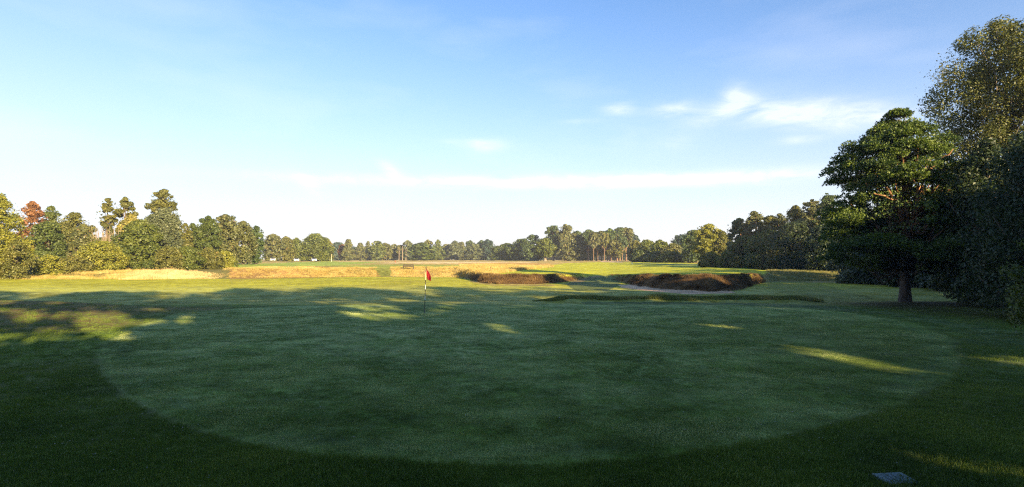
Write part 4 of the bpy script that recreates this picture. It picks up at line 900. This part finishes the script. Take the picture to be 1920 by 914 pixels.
# parked cars
M_car = simple_mat('white_car_paint', (.55, .56, .58), .25, .03, 1); M_glass = simple_mat('dark_window_glass', (.03, .035, .04), .08, .1, 1); M_tyre = simple_mat('tyre_rubber', (.02, .02, .02), .85, .2); M_lamp = simple_mat('lamp_lens', (.6, .6, .6), .2, .1); M_rim = simple_mat('grey_rim', (.35, .35, .36), .35, .1, 3, .6)
def car(px, D, rz, label):
    x, y = at(px, D); r = empty('parked_car', (x, y, gz(x, y)), rz); props(r, label, 'car', 'white cars parked by the big oak')
    W = .86
    prof_ = [(-2.05, .35), (-2.08, .75), (-1.95, .92), (-1.1, 1.0), (-.45, 1.42), (.9, 1.45), (1.65, 1.02), (2.0, .95), (2.08, .60), (2.05, .35)]
    n = len(prof_); V = []; 
    for sgn in (-1, 1):
        for (px_, pz) in prof_: V.append((px_, sgn * (W - (.16 if pz > 1.1 else 0)), pz))
    Fc = [tuple(range(n))[::-1], tuple(range(n, 2 * n))] + [(i, (i + 1) % n, n + (i + 1) % n, n + i) for i in range(n)]
    me = bpy.data.meshes.new('body'); me.from_pydata(V, [], Fc); me.materials.append(M_car); me.update(); o = link('body', me, r)
    b = o.modifiers.new('bevel', 'BEVEL'); b.width = .05; b.segments = 2
    ws = MB(); ws.V = [(x_ - nx, y_ * .66, z_ + nz) for (nx, nz) in ((.01, .015), (.035, .05)) for (x_, z_, q_) in ((-1.08, 1.01, 1), (-.47, 1.41, 1)) for y_ in (-1, 1)]
    ws.F = [(0, 1, 3, 2), (4, 6, 7, 5), (0, 4, 5, 1), (2, 3, 7, 6), (0, 2, 6, 4), (1, 5, 7, 3)]; ws.build('windscreen', M_glass, r); MB().box((-2.08, 0, .52), (.04, .8, .16)).build('grille', M_glass, r)
    MB().box((1.30, 0, 1.22), (.03, 1.32, .34)).build('rear_window', M_glass, r)
    for sgn in (-1, 1):
        MB().box((-.1, sgn * (W - .085), 1.20), (.85, .10, .30)).build('side_window', M_glass, r); MB().box((.80, sgn * (W - .085), 1.20), (.70, .10, .28)).build('side_window', M_glass, r)
        for wx in (-1.3, 1.3):
            wh = MB().tube([(wx, sgn * .70, .32), (wx, sgn * .89, .32)], [.32, .32], 18).build('wheel', M_tyre, r); MB().tube([(wx, sgn * .88, .32), (wx, sgn * .90, .32)], [.2, .2], 14).build('rim', M_rim, wh)
        MB().box((-2.07, sgn * .62, .72), (.05, .34, .14)).build('headlight', M_lamp, r)
        MB().box((-.72, sgn * .98, 1.02), (.1, .16, .12)).build('mirror', M_car, r)
car(512, 224, 1.93, 'white car parked furthest left, before the olive-brown tree')
car(556, 224, 1.95, 'white car parked in the middle, just left of the big oak')
car(588, 224, 2.05, 'white car parked under the big spreading oak')
# posts and small things
M_pale = simple_mat('pale_wood', (.55, .44, .32), .7, .15)
def post(px, D, h, r, m, name, label, cat='post', cap=None):
    x, y = at(px, D); e = empty(name, (x, y, gz(x, y))); props(e, label, cat); MB().tube([(0, 0, -.1), (0, 0, h)], [r, r * .9], 8).build('shaft', m, e, True)
    MB().tube([(0, 0, h), (0, 0, h + r * 1.2)], [r * 1.25, r * .5], 8).build('cap', cap or m, e, True)
post(621.5, 238, 2.9, .11, M_pale, 'wooden_post', 'pale upright post at the right end of the big oak')
post(920, 74, .72, .035, simple_mat('grey_wood', (.14, .11, .08)), 'marker_post', 'thin dark marker post in the golden mound grass')
post(741, 150, .5, .06, M_red, 'marker_post', 'tiny red marker post on the far sandy strip', cap=M_red)
post(1185, 160, .35, .13, M_white, 'tee_marker', 'small white tee marker beside the shrubby green trees', 'marker')
# far pale dead trunks
for i, (px, tp) in enumerate(((748, 463), (754.5, 461), (761, 466))):
    x, y = at(px, 388); h = (HY - tp) / F * 388 + 1; e = empty('dead_tree', (x, y, 1.4)); props(e, ('left', 'middle, tallest', 'right')[i] + ' of the three pale bare dead trees in the far tree line', 'dead tree')
    V, Fq = tube_np([(0, 0, -.2), (.1, 0, h * .5), (0, 0, h)], [.3, .22, .1], 7); link('trunk', mesh_from('trunk', V, Fq, 4, BK['pale'], True), e)
    V, Fq = tube_np([(0, 0, h * .6), (.7, 0, h * .72), (1.1, 0, h * .84)], [.1, .07, .04], 5); link('limb', mesh_from('limb', V, Fq, 4, BK['pale'], True), e)
T('tall', 444, 88, 489, 9, 'green', 'little staked sapling right of the bush row', name='sapling', seed=290, nleaf=500, nclump=10, leaf=.09)
# slab in the grass
sx_, sy_ = at(1678, 6.65); slab = empty('ground_slab', (sx_, sy_, gz(sx_, sy_) + .015), .12); slab.rotation_euler[0] = math.radians(4)
props(slab, 'pale blue-grey rectangular cover slab lying in the near grass at bottom right', 'slab')
M_slab = simple_mat('pale_slab', (.15, .19, .19), .7, .25, 7, bump=.3)
o = MB().box((0, 0, .0), (.37, .27, .04)).build('cover', M_slab, slab); bv = o.modifiers.new('bevel', 'BEVEL'); bv.width = .008; bv.segments = 2
MB().tube([(.11, .05, .018), (.11, .05, .0225)], [.016, .016], 12).build('keyhole', M_cup, slab)
for i in range(3): MB().box((-.1 + i * .06, 0, .0205), (.006, .2, .003)).build('groove', M_cup, slab)
# fallen leaves in the near rough
rngL = np.random.default_rng(9); n = 500
Dl = np.exp(rngL.uniform(math.log(6.2), math.log(14), n)); ul = np.r_[rngL.normal(200, 230, n // 2), rngL.normal(1550, 260, n - n // 2)]; Xl = (ul - CX) / F * Dl; zl = ground_z(Xl, Dl) + .02
a = rngL.uniform(0, 6.28, n); s = rngL.uniform(.008, .02, n); c_, s_ = np.cos(a) * s, np.sin(a) * s; tz = rngL.uniform(0, .015, n)
V = np.stack([np.stack([Xl + c_, Dl + s_, zl + tz], 1), np.stack([Xl - s_ * .6, Dl + c_ * .6, zl], 1), np.stack([Xl - c_, Dl - s_, zl + tz], 1), np.stack([Xl + s_ * .6, Dl - c_ * .6, zl], 1)], axis=1).reshape(-1, 3)
props(link('fallen_leaves', mesh_from('fallen_leaves', V, np.arange(len(V)), 4, simple_mat('dry_leaf', (.40, .32, .24), .6, .4, 3))), 'small pale fallen leaves scattered in the near rough', kind='stuff')

# thin morning haze between the trees
hz = MB().box((0, 0, 0), (1, 1, 1))
hm = bpy.data.meshes.new('haze'); hm.from_pydata(hz.V, [], hz.F); hm.update()
hmat, hnt = new_mat('haze_air'); hout = hnt.nodes.new('ShaderNodeOutputMaterial'); hv = hnt.nodes.new('ShaderNodeVolumePrincipled')
hv.inputs['Color'].default_value = (.93, .95, 1.0, 1); hv.inputs['Density'].default_value = .00035; hv.inputs['Anisotropy'].default_value = .2
hnt.links.new(hv.outputs[0], hout.inputs['Volume']); hm.materials.append(hmat)
ho = link('haze', hm); ho.scale = (4400, 4400, 34); ho.location = (0, 0, 15); props(ho, 'thin pale morning haze over the course', kind='stuff')
